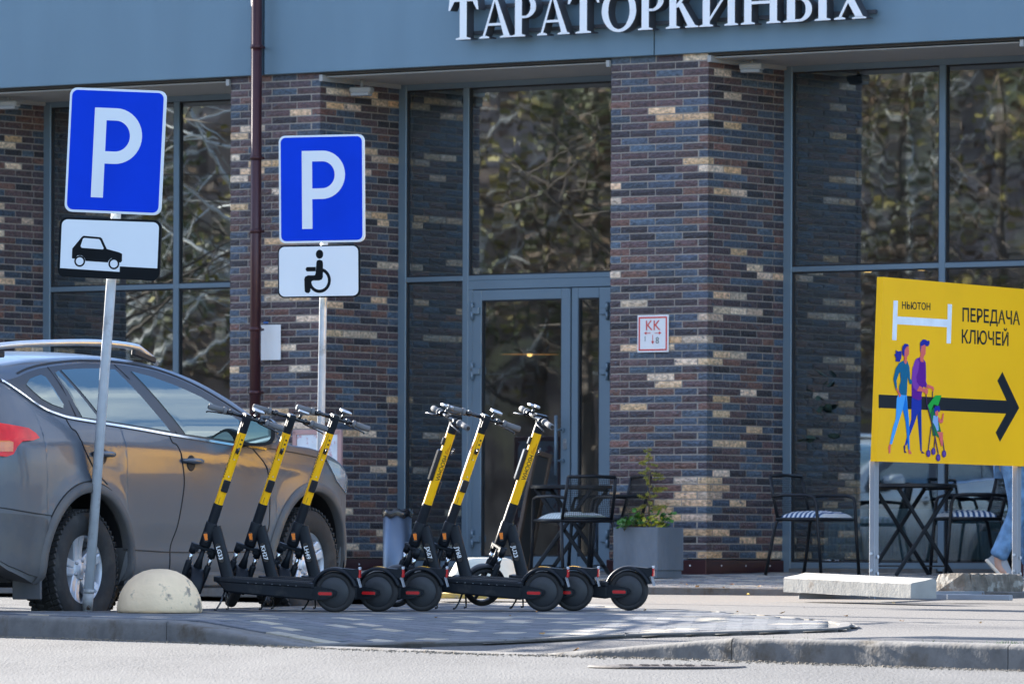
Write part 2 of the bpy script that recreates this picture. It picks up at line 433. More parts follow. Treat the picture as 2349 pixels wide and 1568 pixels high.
# pavement of small blocks along the building
FO = at(1620, 1319, 53.85); FO.z = G(FO.x, FO.y)
TH = radians(36); fu = Vector((cos(TH), -sin(TH), 0)); fm = Vector((sin(TH), cos(TH), 0))
def floc(u, m, z=0): return FO + fu*u + fm*m + Vector((0, 0, z))
sw = MB(); P = []
sw.smooth = True
for i in range(60):
    row = []
    for j in range(20):
        p = floc(-12 + i*.35, -5.9 + j*.375); row.append((p.x, p.y, G(p.x, p.y) - .008))
    P.append(row)
sw.grid(P, flip=True)
a0, a1 = floc(-12, -5.9), floc(8.65, -5.9)
sidew = sw.obj('sidewalk', m_sand, kind='structure')
kb2 = MB(); kb2.bar(a0 + Vector((0, 0, G(a0.x, a0.y)-a0.z-.055)), a1 + Vector((0, 0, G(a1.x, a1.y)-a1.z-.055)), .09, .12, .006); kb2.obj('edging_stone', m_kerb, sidew)
pb = MB(); pb.tints = []
for a in range(0, 86):
    for c in range(0, 68):
        u = -11.0 + a*.21 + (.105 if c % 2 else 0); m_ = -5.8 + c*.105
        p = floc(u, m_)
        pxl = CX + F*p.x/p.y
        if pxl < -60 or pxl > 2440: continue
        z = G(p.x, p.y); M = Matrix((fu, fm, Vector((0, 0, 1)))).transposed().to_4x4(); M.translation = (p.x, p.y, z + random.uniform(-.002, .002))
        add_paver(pb, M, paver_col(rn) if random.random() < .5 else tinted((.25, .235, .22), .1), .2, .098)
pb.obj('pavers', m_paver, sidew, kind='stuff')

# ------------------------------------------------------------------ building
Z0 = FO.z
BLD = empty('brick_building', FO, -TH, 'dark mixed-brick building with grey metal fascia and tall shop windows', 'building')
def FU(px, py, m_):
    n = -fm; p = on_plane(px, py, FO + fm*m_, n); d = p - FO; return d.dot(fu), d.z
REC = 1.10
m_frame = mat('frame_metal', (.18, .25, .31), .38, .25, var=.04, scale=3)
m_fascia = mat('fascia_metal', (.150, .235, .30), .45, .2, var=.06, scale=2.5, stretch=(1, 1, .25))
m_fasciaD = mat('fascia_joint', (.03, .033, .04), .7)
m_mortar = mat('mortar', (.33, .295, .255), .95, var=.15, scale=25, bump=.4, bscale=90)
m_brick = mat('brick', (.2, .1, .1), .42, var=.6, scale=30, bump=1.0, bscale=42, src='object', stretch=(1, 1, 1.6), second=(.055, .078, .11), smask=(.58, .70), sscale=14)
m_bricka = mat('brick_far', (.2, .1, .1), .42, var=.6, scale=30, bump=1.0, bscale=42, src='attr', stretch=(1, 1, 1.6), second=(.055, .078, .11), smask=(.58, .70), sscale=14)
m_maroon = mat('maroon_metal', (.055, .018, .022), .35, .3, var=.15, scale=6)
m_soffit = mat('soffit_white', (.36, .36, .35), .5, var=.05)
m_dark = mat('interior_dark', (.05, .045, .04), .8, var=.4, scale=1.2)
m_black = mat('rubber_black', (.012, .012, .014), .6, var=.1)
m_white = mat('white_paint', (.78, .78, .78), .5, var=.03)
zF = FU(1174, 143.5, -.05)[1]                     # underside of the fascia
COURSE = .0596
NC = int((zF - .02 - .115)/COURSE) + 1
BASE = .125
PAL = [((.105, .062, .062), .28), ((.065, .045, .052), .20), ((.060, .078, .110), .17), ((.075, .105, .145), .06), ((.16, .080, .062), .08), ((.030, .024, .030), .08)]
def brick_col(rn, tan):
    if tan: return tinted(rn.choice([(.74, .50, .30), (.62, .40, .22), (.78, .60, .43), (.62, .47, .34)]), .12, rn)
    r = rn.random()*.88
    for c, w in PAL:
        if r < w: return tinted(c, .25, rn)
        r -= w
    return tinted(PAL[0][0], .2, rn)
BRK = 0
brickmesh = {}
def unit_brick():
    if 'b' not in brickmesh:
        for k in range(6):
            rn = random.Random(k); b = MB(); b.box((0, 0, 0), (1, 1, 1), 0)
            # rough front: slightly shifted corners
            b = MB(); nx, nz = 6, 2; vs = []
            for i in range(nx+1):
                for j in range(nz+1):
                    e = (i in (0, nx)) or (j in (0, nz))
                    vs.append((-.5+i/nx, -.5 + (rn.uniform(.0, .03) if not e else .06), -.5+j/nz))
            n0 = len(vs)
            fs = [(i*(nz+1)+j, (i+1)*(nz+1)+j, (i+1)*(nz+1)+j+1, i*(nz+1)+j+1) for i in range(nx) for j in range(nz)]
            b.add(vs, fs)
            # skirt back
            ring = [i*(nz+1) for i in range(nx+1)] + [nx*(nz+1)+j for j in range(1, nz+1)] + [i*(nz+1)+nz for i in range(nx-1, -1, -1)] + [j for j in range(nz-1, 0, -1)]
            b.v += [(b.v[i][0], .5, b.v[i][2]) for i in ring]; m = len(ring)
            for i in range(m): b.f.append((ring[(i+1) % m], ring[i], n0+i, n0+(i+1) % m)); b.m.append(0); b.sm.append(False)
            b.f.append(tuple(n0+i for i in range(m))); b.m.append(0); b.sm.append(False)
            brickmesh[k] = b
        brickmesh['b'] = True
    return brickmesh
unit_brick()
brickme = [brickmesh[k].mesh('brick', m_brick) for k in range(6)]
for me in brickme: me.update()
def pier(u0, u1, seed, nparts, sides='RL', dep=REC+.02, label=None):
    """brick pier from u0 to u1: front face at m=0, side faces running back to the glazing"""
    global BRK
    rn = random.Random(seed); bd = .055
    core = MB(); core.box(((u0+u1)/2, .006+dep/2, (BASE+zF+.02)/2), (u1-u0-.012, dep, zF+.02-BASE))
    pr = core.obj('brick_pier', m_mortar, BLD)
    w = u1-u0; far = MB(); far.tints = []
    rows = []; tanrun = 0
    tan_front = {}
    for k in range(NC):
        z = BASE + COURSE*(k+.5) + .002
        A = (k % 2 == 0)
        if A: fr = [(0, .097), (.106, .361), (.371, .628), (.637, .853), (.868, w)]; sdl = [(0, .226), (.236, .480), (.490, .715), (.726, .94), (.952, dep)]
        else: fr = [(0, .185), (.195, .436), (.447, .703), (.713, w)]; sdl = [(0, .087), (.098, .331), (.342, .567), (.578, .80), (.812, .965), (.976, dep)]
        t1 = rn.random() < .46; st = rn.randrange(0, 9); ln = rn.choice([1, 1, 2, 3, 3]) if t1 else 0
        seq = 0
        for i, (a, c) in enumerate(fr):
            tanb = st <= seq < st+ln or rn.random() < .045; seq += 1
            col = brick_col(rn, tanb)
            last = (i == len(fr)-1); first = (i == 0)
            rows.append(('F', u0+a, u0+c, z, col, sdl[0][1] if last else None, None))
            if last: cornercol = col
            if first: leftcol = col
        for i, (a, c) in enumerate(sdl):
            tanb = st <= seq < st+ln or rn.random() < .04; seq += 1
            col = cornercol if i == 0 else brick_col(rn, tanb)
            if 'R' in sides and i > 0: rows.append(('R', a, c, z, col, None, None))
            if 'L' in sides and i > 0: rows.append(('L', a, c, z, brick_col(rn, rn.random() < .12), None, None))
            if 'L' in sides and i == 0: rows.append(('L', .03, c, z, leftcol, None, None))
            if 'R' in sides and i == 0: rows.append(('R', .03, c, z, cornercol, None, None))
    # largest shown first: front bricks, then the sides
    rows.sort(key=lambda r: (0 if r[0] == 'F' else 1, -(r[2]-r[1]) < -.15 and 0 or 1))
    for idx, (f, a, c, z, col, sd_, _) in enumerate(rows):
        h = COURSE - .0105 + rn.uniform(-.001, .001); pr_ = rn.uniform(-.002, .002); ln_ = c - a; mid = (a+c)/2
        if f == 'F': M = Matrix.Translation((mid, bd/2+pr_, z)) @ Matrix.Diagonal((ln_, bd, h, 1))
        elif f == 'R': M = Matrix.Translation((u1 - bd/2 - pr_, mid, z)) @ Matrix.Rotation(pi/2, 4, 'Z') @ Matrix.Diagonal((ln_, bd, h, 1))
        else: M = Matrix.Translation((u0 + bd/2 + pr_, mid, z)) @ Matrix.Rotation(-pi/2, 4, 'Z') @ Matrix.Diagonal((ln_, bd, h, 1))
        if idx < nparts:
            o = bpy.data.objects.new('brick', brickme[rn.randrange(6)]); COL.objects.link(o); o.parent = pr; o.matrix_basis = M; o.color = col; BRK += 1
        else:
            bm_ = brickmesh[rn.randrange(6)]; far.T = M; n0 = len(far.f); far.add(bm_.v, bm_.f); far.tints += [col]*(len(far.f)-n0); far.T = None
    if far.v: far.obj('bricks', m_bricka, pr, kind='stuff')
    # metal skirting with rivets
    sk = MB(); sk.box(((u0+u1)/2, dep/2-.012, BASE/2-.01), (w+.024, dep+.02, BASE), .004); s_ = sk.obj('metal_skirting', m_maroon, pr)
    rv = MB()
    for i in range(3): rv.lathe([(0, .004), (.006, .003), (.008, 0)], (u0 + w*(.15+.35*i), -.0225, .07), 8, Matrix.Rotation(pi/2, 3, 'X'))
    for i in range(3): rv.lathe([(0, .004), (.006, .003), (.008, 0)], (u1+.0125, .2+.35*i, .07), 8, Matrix.Rotation(pi/2, 3, 'Y'))
    rv.obj('rivet', m_white, s_) if False else rv.obj('rivets', m_white, pr, kind='stuff')
    return pr
UP = .955; SPC = 3.93
pier(-UP, 0, 11, 300)
pier(-SPC-UP, -SPC, 12, 0)
pier(-2*SPC-UP, -2*SPC, 13, 0)
pier(SPC-UP, SPC, 14, 0)
pier(2*SPC-UP, 2*SPC, 15, 0); pier(-3*SPC-UP, -3*SPC, 16, 0)
# fascia
fj = FU(605, 100, -.05)[0]; fj2 = FU(1500, 100, -.05)[0]
fh = 0.78
fz = []
prev = -14.0
for nxt in (fj, fj2, fj2 + (fj2-fj), 12.0):
    b = MB(); b.box(((prev+nxt)/2, -.05+.03, zF+fh/2), (nxt-prev-(.05 if nxt == fj else .012), .06, fh), .004)
    b.obj('fascia_panel', m_fascia, BLD); prev = nxt + (.0 if nxt == fj else 0)
b = MB(); b.box((-1, .12, zF+fh/2+.005), (26, .2, fh-.02)); b.obj('fascia_backing', m_fasciaD, BLD)
b = MB(); b.box((-1, 2.9, zF+fh-.1), (26, 5.5, .2)); b.obj('roof', m_fasciaD, BLD)
# soffit slats
zS = FU(1816, 154, REC)[1]
for (ua, ub) in ((-2*SPC, -SPC-UP), (-SPC, -UP), (0, SPC-UP)):
    n = 11; rec = MB()
    for i in range(n):
        y0 = .03 + (REC-.02)*i/n
        o = MB().box(((ua+ub)/2, y0+(REC-.02)/n/2, zS+.012), (ub-ua, (REC-.02)/n-.006, .012), .002).obj('soffit_slat', m_soffit, BLD)
    MB().box(((ua+ub)/2, REC/2, zS+.035), (ub-ua, REC, .02)).obj('soffit_board', m_dark, BLD)
    for uu in (ua+.02, ub-.02): MB().box((uu, REC/2-.02, zS+.0), (.035, REC, .055), .003).obj('soffit_trim', m_soffit, BLD)
# glazing
TR0, TR1 = FU(2000, 606, REC)[1], 0
TR0 = FU(1816, 624, REC)[1]; TR1 = FU(1816, 612, REC)[1]; BT1 = FU(1850, 1289, REC)[1]; BT0 = FU(1850, 1303, REC)[1]
BT0 = max(BT0, .03)
m_glass = glassmat('shop_glass', (.56, .66, .68), .31, .022, 2.6, rough=.016, gcol=(.86, .93, 1.0))
m_gasket = mat('gasket', (.02, .02, .022), .6)
def gframe(par, name, u0, u1, z0, z1, dep=.07, m_=REC, mt=None):
    return MB().box(((u0+u1)/2, m_+dep/2, (z0+z1)/2), (u1-u0, dep, z1-z0), .004).obj(name, mt or m_frame, par)
def pane(par, u0, u1, z0, z1, m_=REC+.035):
    g = MB().box(((u0+u1)/2, m_, (z0+z1)/2), (u1-u0, .008, z1-z0)).obj('pane', m_glass, par)
    q = MB()
    for (a, c_, e, f_) in ((u0, u1, z0, z0+.012), (u0, u1, z1-.012, z1), (u0, u0+.012, z0+.012, z1-.012), (u1-.012, u1, z0+.012, z1-.012)):
        q.box(((a+c_)/2, m_-.012, (e+f_)/2), (c_-a, .014, f_-e))
    q.obj('gasket', m_gasket, par)
    return g
zT0 = FU(1816, 166, REC)[1]
def bay(ua, ub, mull, door=None):
    W_ = empty('window', (0, 0, 0)); W_.parent = BLD
    tk = .055
    gframe(W_, 'frame_post', ua-.02, ua+.075, 0.02, zS+.01); gframe(W_, 'frame_post', ub-.06, ub+.02, .02, zS+.01)
    gframe(W_, 'frame_rail', ua+.075, ub-.06, zT0, zS+.01, .066); 
    us = [ua+.075] + [x for m2 in mull for x in (m2-.03, m2+.03)] + [ub-.06]
    for m2 in mull: gframe(W_, 'mullion', m2-.03, m2+.03, .03, zT0, .068)
    for i in range(0, len(us), 2):
        a, c_ = us[i], us[i+1]
        gframe(W_, 'transom', a, c_, TR0, TR1, .062)
        pane(W_, a, c_, TR1, zT0)
        if not (door and i == len(us)-2):
            gframe(W_, 'frame_rail', a, c_, BT0, BT1, .062)
            pane(W_, a, c_, BT1, TR0)
            MB().box(((a+c_)/2, REC+.05, BT0/2), (c_-a, .14, BT0), .003).obj('sill', m_kerb, W_)
    return W_
uR = FU(2160, 600, REC)[0]
bay(0, SPC-UP, [uR])
uC = FU(1067, 640, REC)[0]
WC = bay(-SPC, -UP, [uC], door=True)
uL = FU(403, 590, REC)[0]
bay(-2*SPC, -SPC-UP, [uL])
bay(SPC, 2*SPC-UP, [uR+SPC]); bay(-3*SPC, -2*SPC-UP, [uL-SPC])
# door
DOOR = empty('door', (0, 0, 0)); DOOR.parent = BLD
def U(px, py=1000, m_=REC): return FU(px, py, m_)[0]
dz0 = .05; dztop = FU(1200, 663, REC)[1]; gl0 = FU(1200, 1275.5, REC)[1]; gl1 = FU(1200, 687, REC)[1]
gframe(DOOR, 'door_frame', uC+.03, -UP-.06, dztop+.006, TR0, .06)
gframe(DOOR, 'door_frame', uC+.03, U(1083), .04, dztop+.006, .06)
gframe(DOOR, 'threshold', uC+.03, -UP-.06, .0, .045, .09)
d0, d1, d2, d3 = U(1085), U(1310), U(1312), U(1397)
def leaf(a, c_, g0, g1):
    mm = REC-.012
    gframe(DOOR, 'leaf_stile', a, g0, dz0, dztop, .066, mm); gframe(DOOR, 'leaf_stile', g1, c_, dz0, dztop, .066, mm)
    gframe(DOOR, 'leaf_rail', g0, g1, dz0, gl0, .064, mm); gframe(DOOR, 'leaf_rail', g0, g1, gl1, dztop, .064, mm)
    pane(DOOR, g0, g1, gl0, gl1, mm+.03)
leaf(d0, d1-.004, U(1105), U(1288)); leaf(d2, d3+.02, U(1327), U(1375))
for py in (713, 851, 1235):
    for px, s_ in ((1083, 1), (1393, -1)):
        u_, z_ = FU(px, py, REC-.03); h = MB()
        h.tube([(u_, REC-.032, z_-.075), (u_, REC-.032, z_-.005)], .014, 10); h.tube([(u_, REC-.032, z_+.005), (u_, REC-.032, z_+.075)], .014, 10)
        h.box((u_+.04*s_, REC-.025, z_), (.07, .03, .055), .004)
        h.obj('hinge', m_frame, DOOR)
m_brush = mat('brushed_steel', (.55, .56, .58), .3, .9, var=.05)
u_, z_a = FU(1276, 952, REC-.08); z_b = FU(1276, 1089, REC-.08)[1]
h = MB(); h.tube([(u_, REC-.085, z_b), (u_, REC-.085, z_a)], .014, 14)
for zz in (z_a-.12, z_b+.12): h.tube([(u_, REC-.085, zz), (u_+.02, REC-.012, zz)], .009, 10); h.tube([(u_+.02, REC-.03, zz), (u_+.02, REC-.01, zz)], .02, 12)
h.obj('door_handle', m_frame, DOOR)
h = MB(); u2, z2 = FU(1295, 1018, REC-.02); h.prism(roundrect(.035, .09, .016), 0, .008, Matrix.Translation((u2, REC-.012, z2)) @ Matrix.Rotation(pi/2, 4, 'X')); h.tube([(u2, REC-.02, z2+.01), (u2, REC-.03, z2+.01)], .009, 10)
h.obj('lock', m_brush, DOOR)
# rooms behind the glass
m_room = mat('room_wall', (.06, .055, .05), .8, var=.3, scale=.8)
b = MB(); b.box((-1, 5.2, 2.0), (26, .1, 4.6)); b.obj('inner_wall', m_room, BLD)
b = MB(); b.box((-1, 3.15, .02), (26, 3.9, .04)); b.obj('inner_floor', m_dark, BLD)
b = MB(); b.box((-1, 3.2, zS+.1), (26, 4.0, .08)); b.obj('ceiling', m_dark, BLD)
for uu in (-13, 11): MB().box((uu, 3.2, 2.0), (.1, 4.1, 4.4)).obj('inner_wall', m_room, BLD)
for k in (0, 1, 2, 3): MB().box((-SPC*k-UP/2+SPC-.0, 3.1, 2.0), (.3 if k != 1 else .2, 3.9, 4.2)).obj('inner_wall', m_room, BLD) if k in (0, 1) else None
# radiator inside the right window
rad = empty('radiator', floc(0, 0), -TH, 'white panel radiator standing inside behind the right shop window', 'radiator')
rr = MB(); ra, rb = U(1885, 1200, REC+.2), U(2330, 1200, REC+.2); rz0 = FU(1950, 1283, REC+.2)[1]; rz1 = FU(1950, 1166, REC+.2)[1]
MB().box(((ra+rb)/2, REC+.25, (rz0+rz1)/2), (rb-ra, .05, rz1-rz0), .01).obj('panel', m_white, rad)
k = ra+.02
while k < rb-.02:
    rr.box((k, REC+.222, (rz0+rz1)/2), (.018, .012, rz1-rz0-.05), .004); k += .036
rr.obj('rib', m_white, rad, kind='stuff')
# pendant lamp seen through the door, small warm lights
m_teal = mat('lamp_shade', (.03, .10, .10), .5); m_warm = mat('warm_bulb', (.9, .5, .2), .5, emit=(1, .45, .12, 2))
u_, z_ = FU(1215, 813, REC+1.5)
pl = empty('pendant_lamp', floc(u_, REC+1.5, z_), 0, 'dark dome pendant lamp glowing orange inside behind the glass door', 'lamp')
b = MB(); b.lathe([(.27, 0), (.26, .03), (.2, .13), (.1, .2), (.04, .23), (.03, .28)], (0, 0, 0), 32); b.obj('lamp_shade', m_teal, pl)
b = MB(); b.lathe([(.262, .004), (.255, .03), (.24, .03)], (0, 0, 0), 32); b.obj('rim_light', mat('warm_rim', (.6, .3, .1), .5, emit=(1, .35, .08, .22)), pl)
b = MB(); b.lathe([(0, -.02), (.02, -.012), (.025, 0.01), (0, .03)], (0, 0, 0), 12); b.obj('bulb', m_warm, pl)
b = MB(); b.tube([(0, 0, .27), (0, 0, zS-z_+.05)], .006, 6); b.obj('cord', m_black, pl)
for (px, py) in ((2113, 618), (1990, 622)):
    u_, z_ = FU(px, py, REC+1.6); p = floc(u_, REC+1.6, z_)
    l_ = empty('ceiling_spot', p, 0, 'small warm spotlight glowing inside the right window, ' + ('nearer the mullion' if px > 2000 else 'above the corner of the yellow board'), 'lamp')
    MB().lathe([(0, -.01), (.03, -.008), (.035, 0), (.03, .04)], (0, 0, 0), 12).obj('bulb', m_warm, l_); MB().tube([(0, 0, .03), (0, 0, .3)], .03, 10).obj('housing', m_black, l_)
# dark leaves of an indoor plant at the right window
def leafy(name, base, size, n, mt, label, cat, stemr=.004, seed=1, spread=.3, lw=.35, updown=.5, parts=True):
    rn = random.Random(seed); root = empty(name, base, 0, label, cat); st = MB(); lf = MB()
    for i in range(n):
        a = rn.uniform(0, 2*pi); r_ = rn.uniform(.15, 1)*spread; h_ = rn.uniform(.3, 1)*updown
        p1 = Vector((cos(a)*r_*.4, sin(a)*r_*.4, h_*.6)); p2 = Vector((cos(a)*r_, sin(a)*r_, h_))
        st.tube([(0, 0, 0), p1, p2], [stemr, stemr*.8, stemr*.4], 5)
        for k in range(7):
            t = rn.uniform(.35, 1.05); c = p1.lerp(p2, max(0, (t-.4)/.65)) + Vector((rn.gauss(0, .02), rn.gauss(0, .02), rn.gauss(0, .02)))
            s_ = size*rn.uniform(.6, 1.2); d = Vector((rn.uniform(-1, 1), rn.uniform(-1, 1), rn.uniform(-.3, .8))).normalized(); q = d.cross(Vector((rn.uniform(-1, 1), rn.uniform(-1, 1), 1))).normalized(); nn = d.cross(q)*.12
            vs = [c, c+d*s_*.3+q*s_*lw*.5, c+d*s_*.7+q*s_*lw*.42, c+d*s_, c+d*s_*.7-q*s_*lw*.42, c+d*s_*.3-q*s_*lw*.5, c+d*s_*.5+nn*s_]
            lf.add(vs, [(0, 1, 6), (1, 2, 6), (2, 3, 6), (3, 4, 6), (4, 5, 6), (5, 0, 6)])
    st.obj('stem', mat('stem_brown', (.11, .075, .045), .7), root); lf.obj('leaves', mt, root, kind='stuff')
    return root
m_leafd = mat('indoor_leaf', (.03, .06, .045), .5)
leafy('houseplant', floc(U(1915, 960, REC+.35), REC+.38, FU(1915, 960, REC+.35)[1]-.5), .11, 14, m_leafd, 'dark-leaved houseplant behind the glass left of the yellow board', 'plant', spread=.45, updown=.85, seed=5, lw=.6)
# downpipe
uP = FU(587, 500, -.16)[0]
DP = empty('downpipe', floc(uP, -.16), -TH, 'dark maroon drainpipe running down past the left brick pier', 'drainpipe')
MB().tube([(0, 0, .25), (0, 0, zF+fh)], .046, 20).obj('pipe', m_maroon, DP)
for py in (108, 362, 530, 755, 900):
    z_ = FU(587, py, -.16)[1]
    b = MB(); b.tube([(0, 0, z_-.018), (0, 0, z_+.018)], .052, 20); b.box((0, .07, z_), (.03, .06, .02), .002); b.obj('bracket', m_maroon, DP)
MB().tube([(0, 0, .28), (0, -.03, .2), (0, -.14, .12)], .046, 20).obj('spout', m_maroon, DP)
# floodlights under the soffit
for px, py, lb in ((830, 207, 'small white floodlight under the soffit beside the left pier'), (1725, 153, 'small white floodlight under the soffit right of the right pier'), (20, 238, 'small white floodlight under the soffit at the left picture edge')):
    u_, z_ = FU(px, py, .35); f = empty('floodlight', floc(u_, .35, z_), -TH+.25, lb, 'floodlight', 'floodlights under the soffit')
    MB().box((0, 0, 0), (.19, .10, .05), .01).obj('housing', m_soffit, f)
    MB().box((0, -.01, -.035), (.165, .085, .03), .006).obj('lens', mat('lamp_glass', (.35, .36, .37), .25), f)
    MB().tube([(0, 0, .02), (0, 0, zS-z_)], .014, 10).obj('bracket', m_soffit, f)
# notices on the brick
u_, z_ = FU(622, 785, -.012); p = floc(u_, -.012, z_); 
P = []
for i in range(9):
    x = -.105+.21*i/8; P.append([(x, -.004-.012*sin(pi*i/8), -.148+.296*j/4) for j in range(5)])
b = MB(); b.smooth = True; b.grid(P, flip=True); b.grid([[(q[0], q[1]+.001, q[2]) for q in r] for r in P]); o = b.obj('paper_notice', m_white, None, label='blank white sheet of paper taped to the left brick pier', cat='notice'); o.location = p; o.rotation_euler = (0, 0, -TH)
b = MB(); b.box((0, 0, 0), (.05, .003, .016)); o = b.obj('tape', mat('blue_tape', (.02, .12, .4), .5), o, ); o.location = (-.06, .003, .168)
m_red = mat('sign_red', (.62, .03, .02), .5, var=.02)
ua, za = FU(1462, 723, -.02); ub, zb = FU(1533, 807, -.02); wK, hK = ub-ua, za-zb
KK = empty('hydrant_sign', floc((ua+ub)/2, -.015, (za+zb)/2), -TH, 'square white sign with red border reading KK with arrows, on the right pier', 'sign')
b = MB(); b.box((0, 0, 0), (wK, .008, hK), .002); b.obj('plate', m_white, KK)
b = MB()
for (x, z, w_, h_) in ((0, hK/2-.02, wK-.03, .011), (0, -hK/2+.02, wK-.03, .011), (-wK/2+.02, 0, .011, hK-.051), (wK/2-.02, 0, .011, hK-.051)): b.box((x, -.0055, z), (w_, .003, h_))
b.obj('border', m_red, KK)
def put_text(body, size, par, mt, M, name='lettering', width=1.0):
    me = textmesh(body, size, width); me.transform(M); me.materials.append(mt); return link(name, me, par)
RX = Matrix.Rotation(pi/2, 4, 'X')
put_text('KK', .115, KK, m_red, Matrix.Translation((0, -.0065, .028)) @ RX)
b = MB(); 
def arrow2(b, a, c, w, hw):
    a, c = Vector(a), Vector(c); d = (c-a).normalized(); q = Vector((-d.y, d.x)); 
    e = c - d*hw*1.1
    b.prism([(a+q*w/2)[:2], (e+q*w/2)[:2], (e-q*w/2)[:2], (a-q*w/2)[:2]], 0, .001, Matrix.Translation((0, -.0062, 0)) @ RX)
    b.prism([(e+q*hw*.6)[:2], (c)[:2], (e-q*hw*.6)[:2]], 0, .001, Matrix.Translation((0, -.0064, 0)) @ RX)
arrow2(b, (-.02, .005), (-.085, .005), .005, .022); arrow2(b, (.02, .005), (.085, .005), .005, .022); arrow2(b, (0, -.01), (0, -.085), .005, .022)
b.obj('arrow', m_red, KK)
m_ink = mat('ink', (.12, .14, .13), .6)
put_text('1', .06, KK, m_ink, Matrix.Translation((-.075, -.0064, -.06)) @ RX); put_text('8', .075, KK, m_ink, Matrix.Translation((.045, -.0064, -.08)) @ RX)

# ------------------------------------------------------------------ raised serif letters on the fascia
m_let = mat('letter_white', (.86, .87, .88), .35, var=.01); m_lets = mat('letter_return', (.05, .055, .065), .5)
def ring(cx, cz, rx, rz, tx, tz, a0=0, a1=360, n=28):
    O = []; I = []
    for k in range(n+1):
        a = radians(a0 + (a1-a0)*k/n); O.append((cx+rx*cos(a), cz+rz*sin(a))); I.append((cx+(rx-tx)*cos(a), cz+(rz-tz)*sin(a)))
    return [(O[k], O[k+1], I[k+1], I[k]) for k in range(n)]
SW, TN = .195, .06
def serif(x0, x1, z, up): 
    h = .045; k = h if up else -h
    return [(x0, z), (x1, z), (x1, z+k*.6), (x0+(x1-x0)*.72, z+k*1.3), (x0+(x1-x0)*.28, z+k*1.3), (x0, z+k*.6)]
def stemg(x, w=SW, z0=0, z1=1): return [(x-w/2, z0+.03), (x+w/2, z0+.03), (x+w/2, z1-.03), (x-w/2, z1-.03)]
def glyph(ch):
    P = []
    def st(x, w=SW, sb=True, stp=True, ov=.09):
        P.append(stemg(x, w)); 
        if sb: P.append(serif(x-w/2-ov, x+w/2+ov, 0, True))
        if stp: P.append(serif(x-w/2-ov, x+w/2+ov, 1, False))
    if ch == 'T':
        w = .84; st(.42, SW, True, False, .11); P.append([(0.03, 1), (.81, 1), (.81, .93), (.03, .93)]); P.append([(.03, .96), (.0, .72), (.05, .72), (.17, .94)]); P.append([(.81, .96), (.84, .72), (.79, .72), (.67, .94)])
    elif ch == 'A':
        w = .98; P.append([(.44, .99), (.52, 1.0), (.92, .03), (.74, .03)]); P.append([(.44, .97), (.50, .98), (.17, .03), (.10, .03)]); P.append([(.24, .36), (.68, .36), (.70, .30), (.22, .30)])
        P.append(serif(0, .3, 0, True)); P.append(serif(.62, .98, 0, True))
    elif ch == 'P':
        w = .72; st(.2, SW, True, True, .10); P.extend(ring(.38, .72, .32, .28, .155, .06, -90, 90, 16)); P.append([(.27, 1), (.39, 1), (.39, .94), (.27, .94)]); P.append([(.27, .50), (.39, .50), (.39, .44), (.27, .44)])
    elif ch == 'O':
        w = .98; P.extend(ring(.49, .5, .49, .52, .185, .07, 0, 360, 40))
    elif ch == 'K':
        w = .92; st(.2, SW, True, True, .1); P.append([(.27, .56), (.33, .60), (.62, .95), (.70, .95), (.36, .5), (.27, .48)]); P.append([(.34, .56), (.46, .60), (.84, .03), (.62, .03)]); P.append(serif(.55, .92, 0, True)); P.append([(.60, 1), (.80, 1), (.80, .9), (.70, .88), (.60, .93)])
    elif ch == 'I':
        w = 1.06; st(.19, SW, True, True, .09); st(.87, SW, True, True, .09); P.append([(.27, .10), (.27, .20), (.79, .90), (.79, .80)])
    elif ch == 'H':
        w = 1.06; st(.19, SW, True, True, .09); st(.87, SW, True, True, .09); P.append([(.27, .54), (.79, .54), (.79, .47), (.27, .47)])
    elif ch == 'Y':
        w = 1.12; st(.19, SW, True, True, .09); P.extend(ring(.38, .29, .31, .29, .15, .06, -90, 90, 16)); P.append([(.27, .58), (.39, .58), (.39, .52), (.27, .52)]); P.append([(.27, .06), (.39, .06), (.39, .0), (.27, .0)]); st(.94, SW, True, True, .09)
    elif ch == 'X':
        w = .98; P.append([(.10, .97), (.32, .97), (.90, .03), (.68, .03)]); P.append([(.72, .96), (.80, .96), (.26, .04), (.18, .04)]); P.append(serif(.02, .40, 1, False)); P.append(serif(.60, .94, 1, False)); P.append(serif(.06, .38, 0, True)); P.append(serif(.58, .98, 0, True))
    return P, w
SGN = empty('facade_sign', FO, -TH, 'row of large raised white serif letters spelling the shop name on the fascia', 'sign')
LM = -.21; LD = .10
zb_ = FU(1060, 96, LM)[1]; zb_ = (zb_ + FU(1950, 39, LM)[1])/2
LH = .335
for ch, x0, x1 in (('T', 1028, 1097), ('A', 1099, 1174), ('P', 1173, 1231), ('A', 1232, 1306), ('T', 1302, 1374), ('O', 1380, 1459), ('P', 1463, 1524), ('K', 1527, 1602), ('I', 1604, 1693), ('H', 1699, 1790), ('Y', 1796, 1904), ('X', 1908, 1987)):
    g, w_ = glyph(ch); ua = FU(x0, 60, LM)[0]; ub = FU(x1, 60, LM)[0]; sx = (ub-ua)/w_; b = MB()
    for i, pl in enumerate(g):
        M = Matrix.Translation((0, LM + (i % 5)*.0006, 0)) @ RX
        poly = [(ua + p[0]*sx, zb_ + p[1]*LH) for p in pl]; n = len(poly)
        b.cm = 0; n0 = len(b.f); b.prism(poly, -LD, 0, M)
        for k in range(n0+1, len(b.f)): b.m[k] = 1
    b.obj('letter', [m_let, m_lets], SGN)
ua = FU(1040, 50, LM)[0]; ub = FU(1990, 50, LM)[0]
for zz in (zb_+.06, zb_+.27): MB().box(((ua+ub)/2, -.085, zz), (ub-ua, .03, .03)).obj('rail', m_lets, SGN)

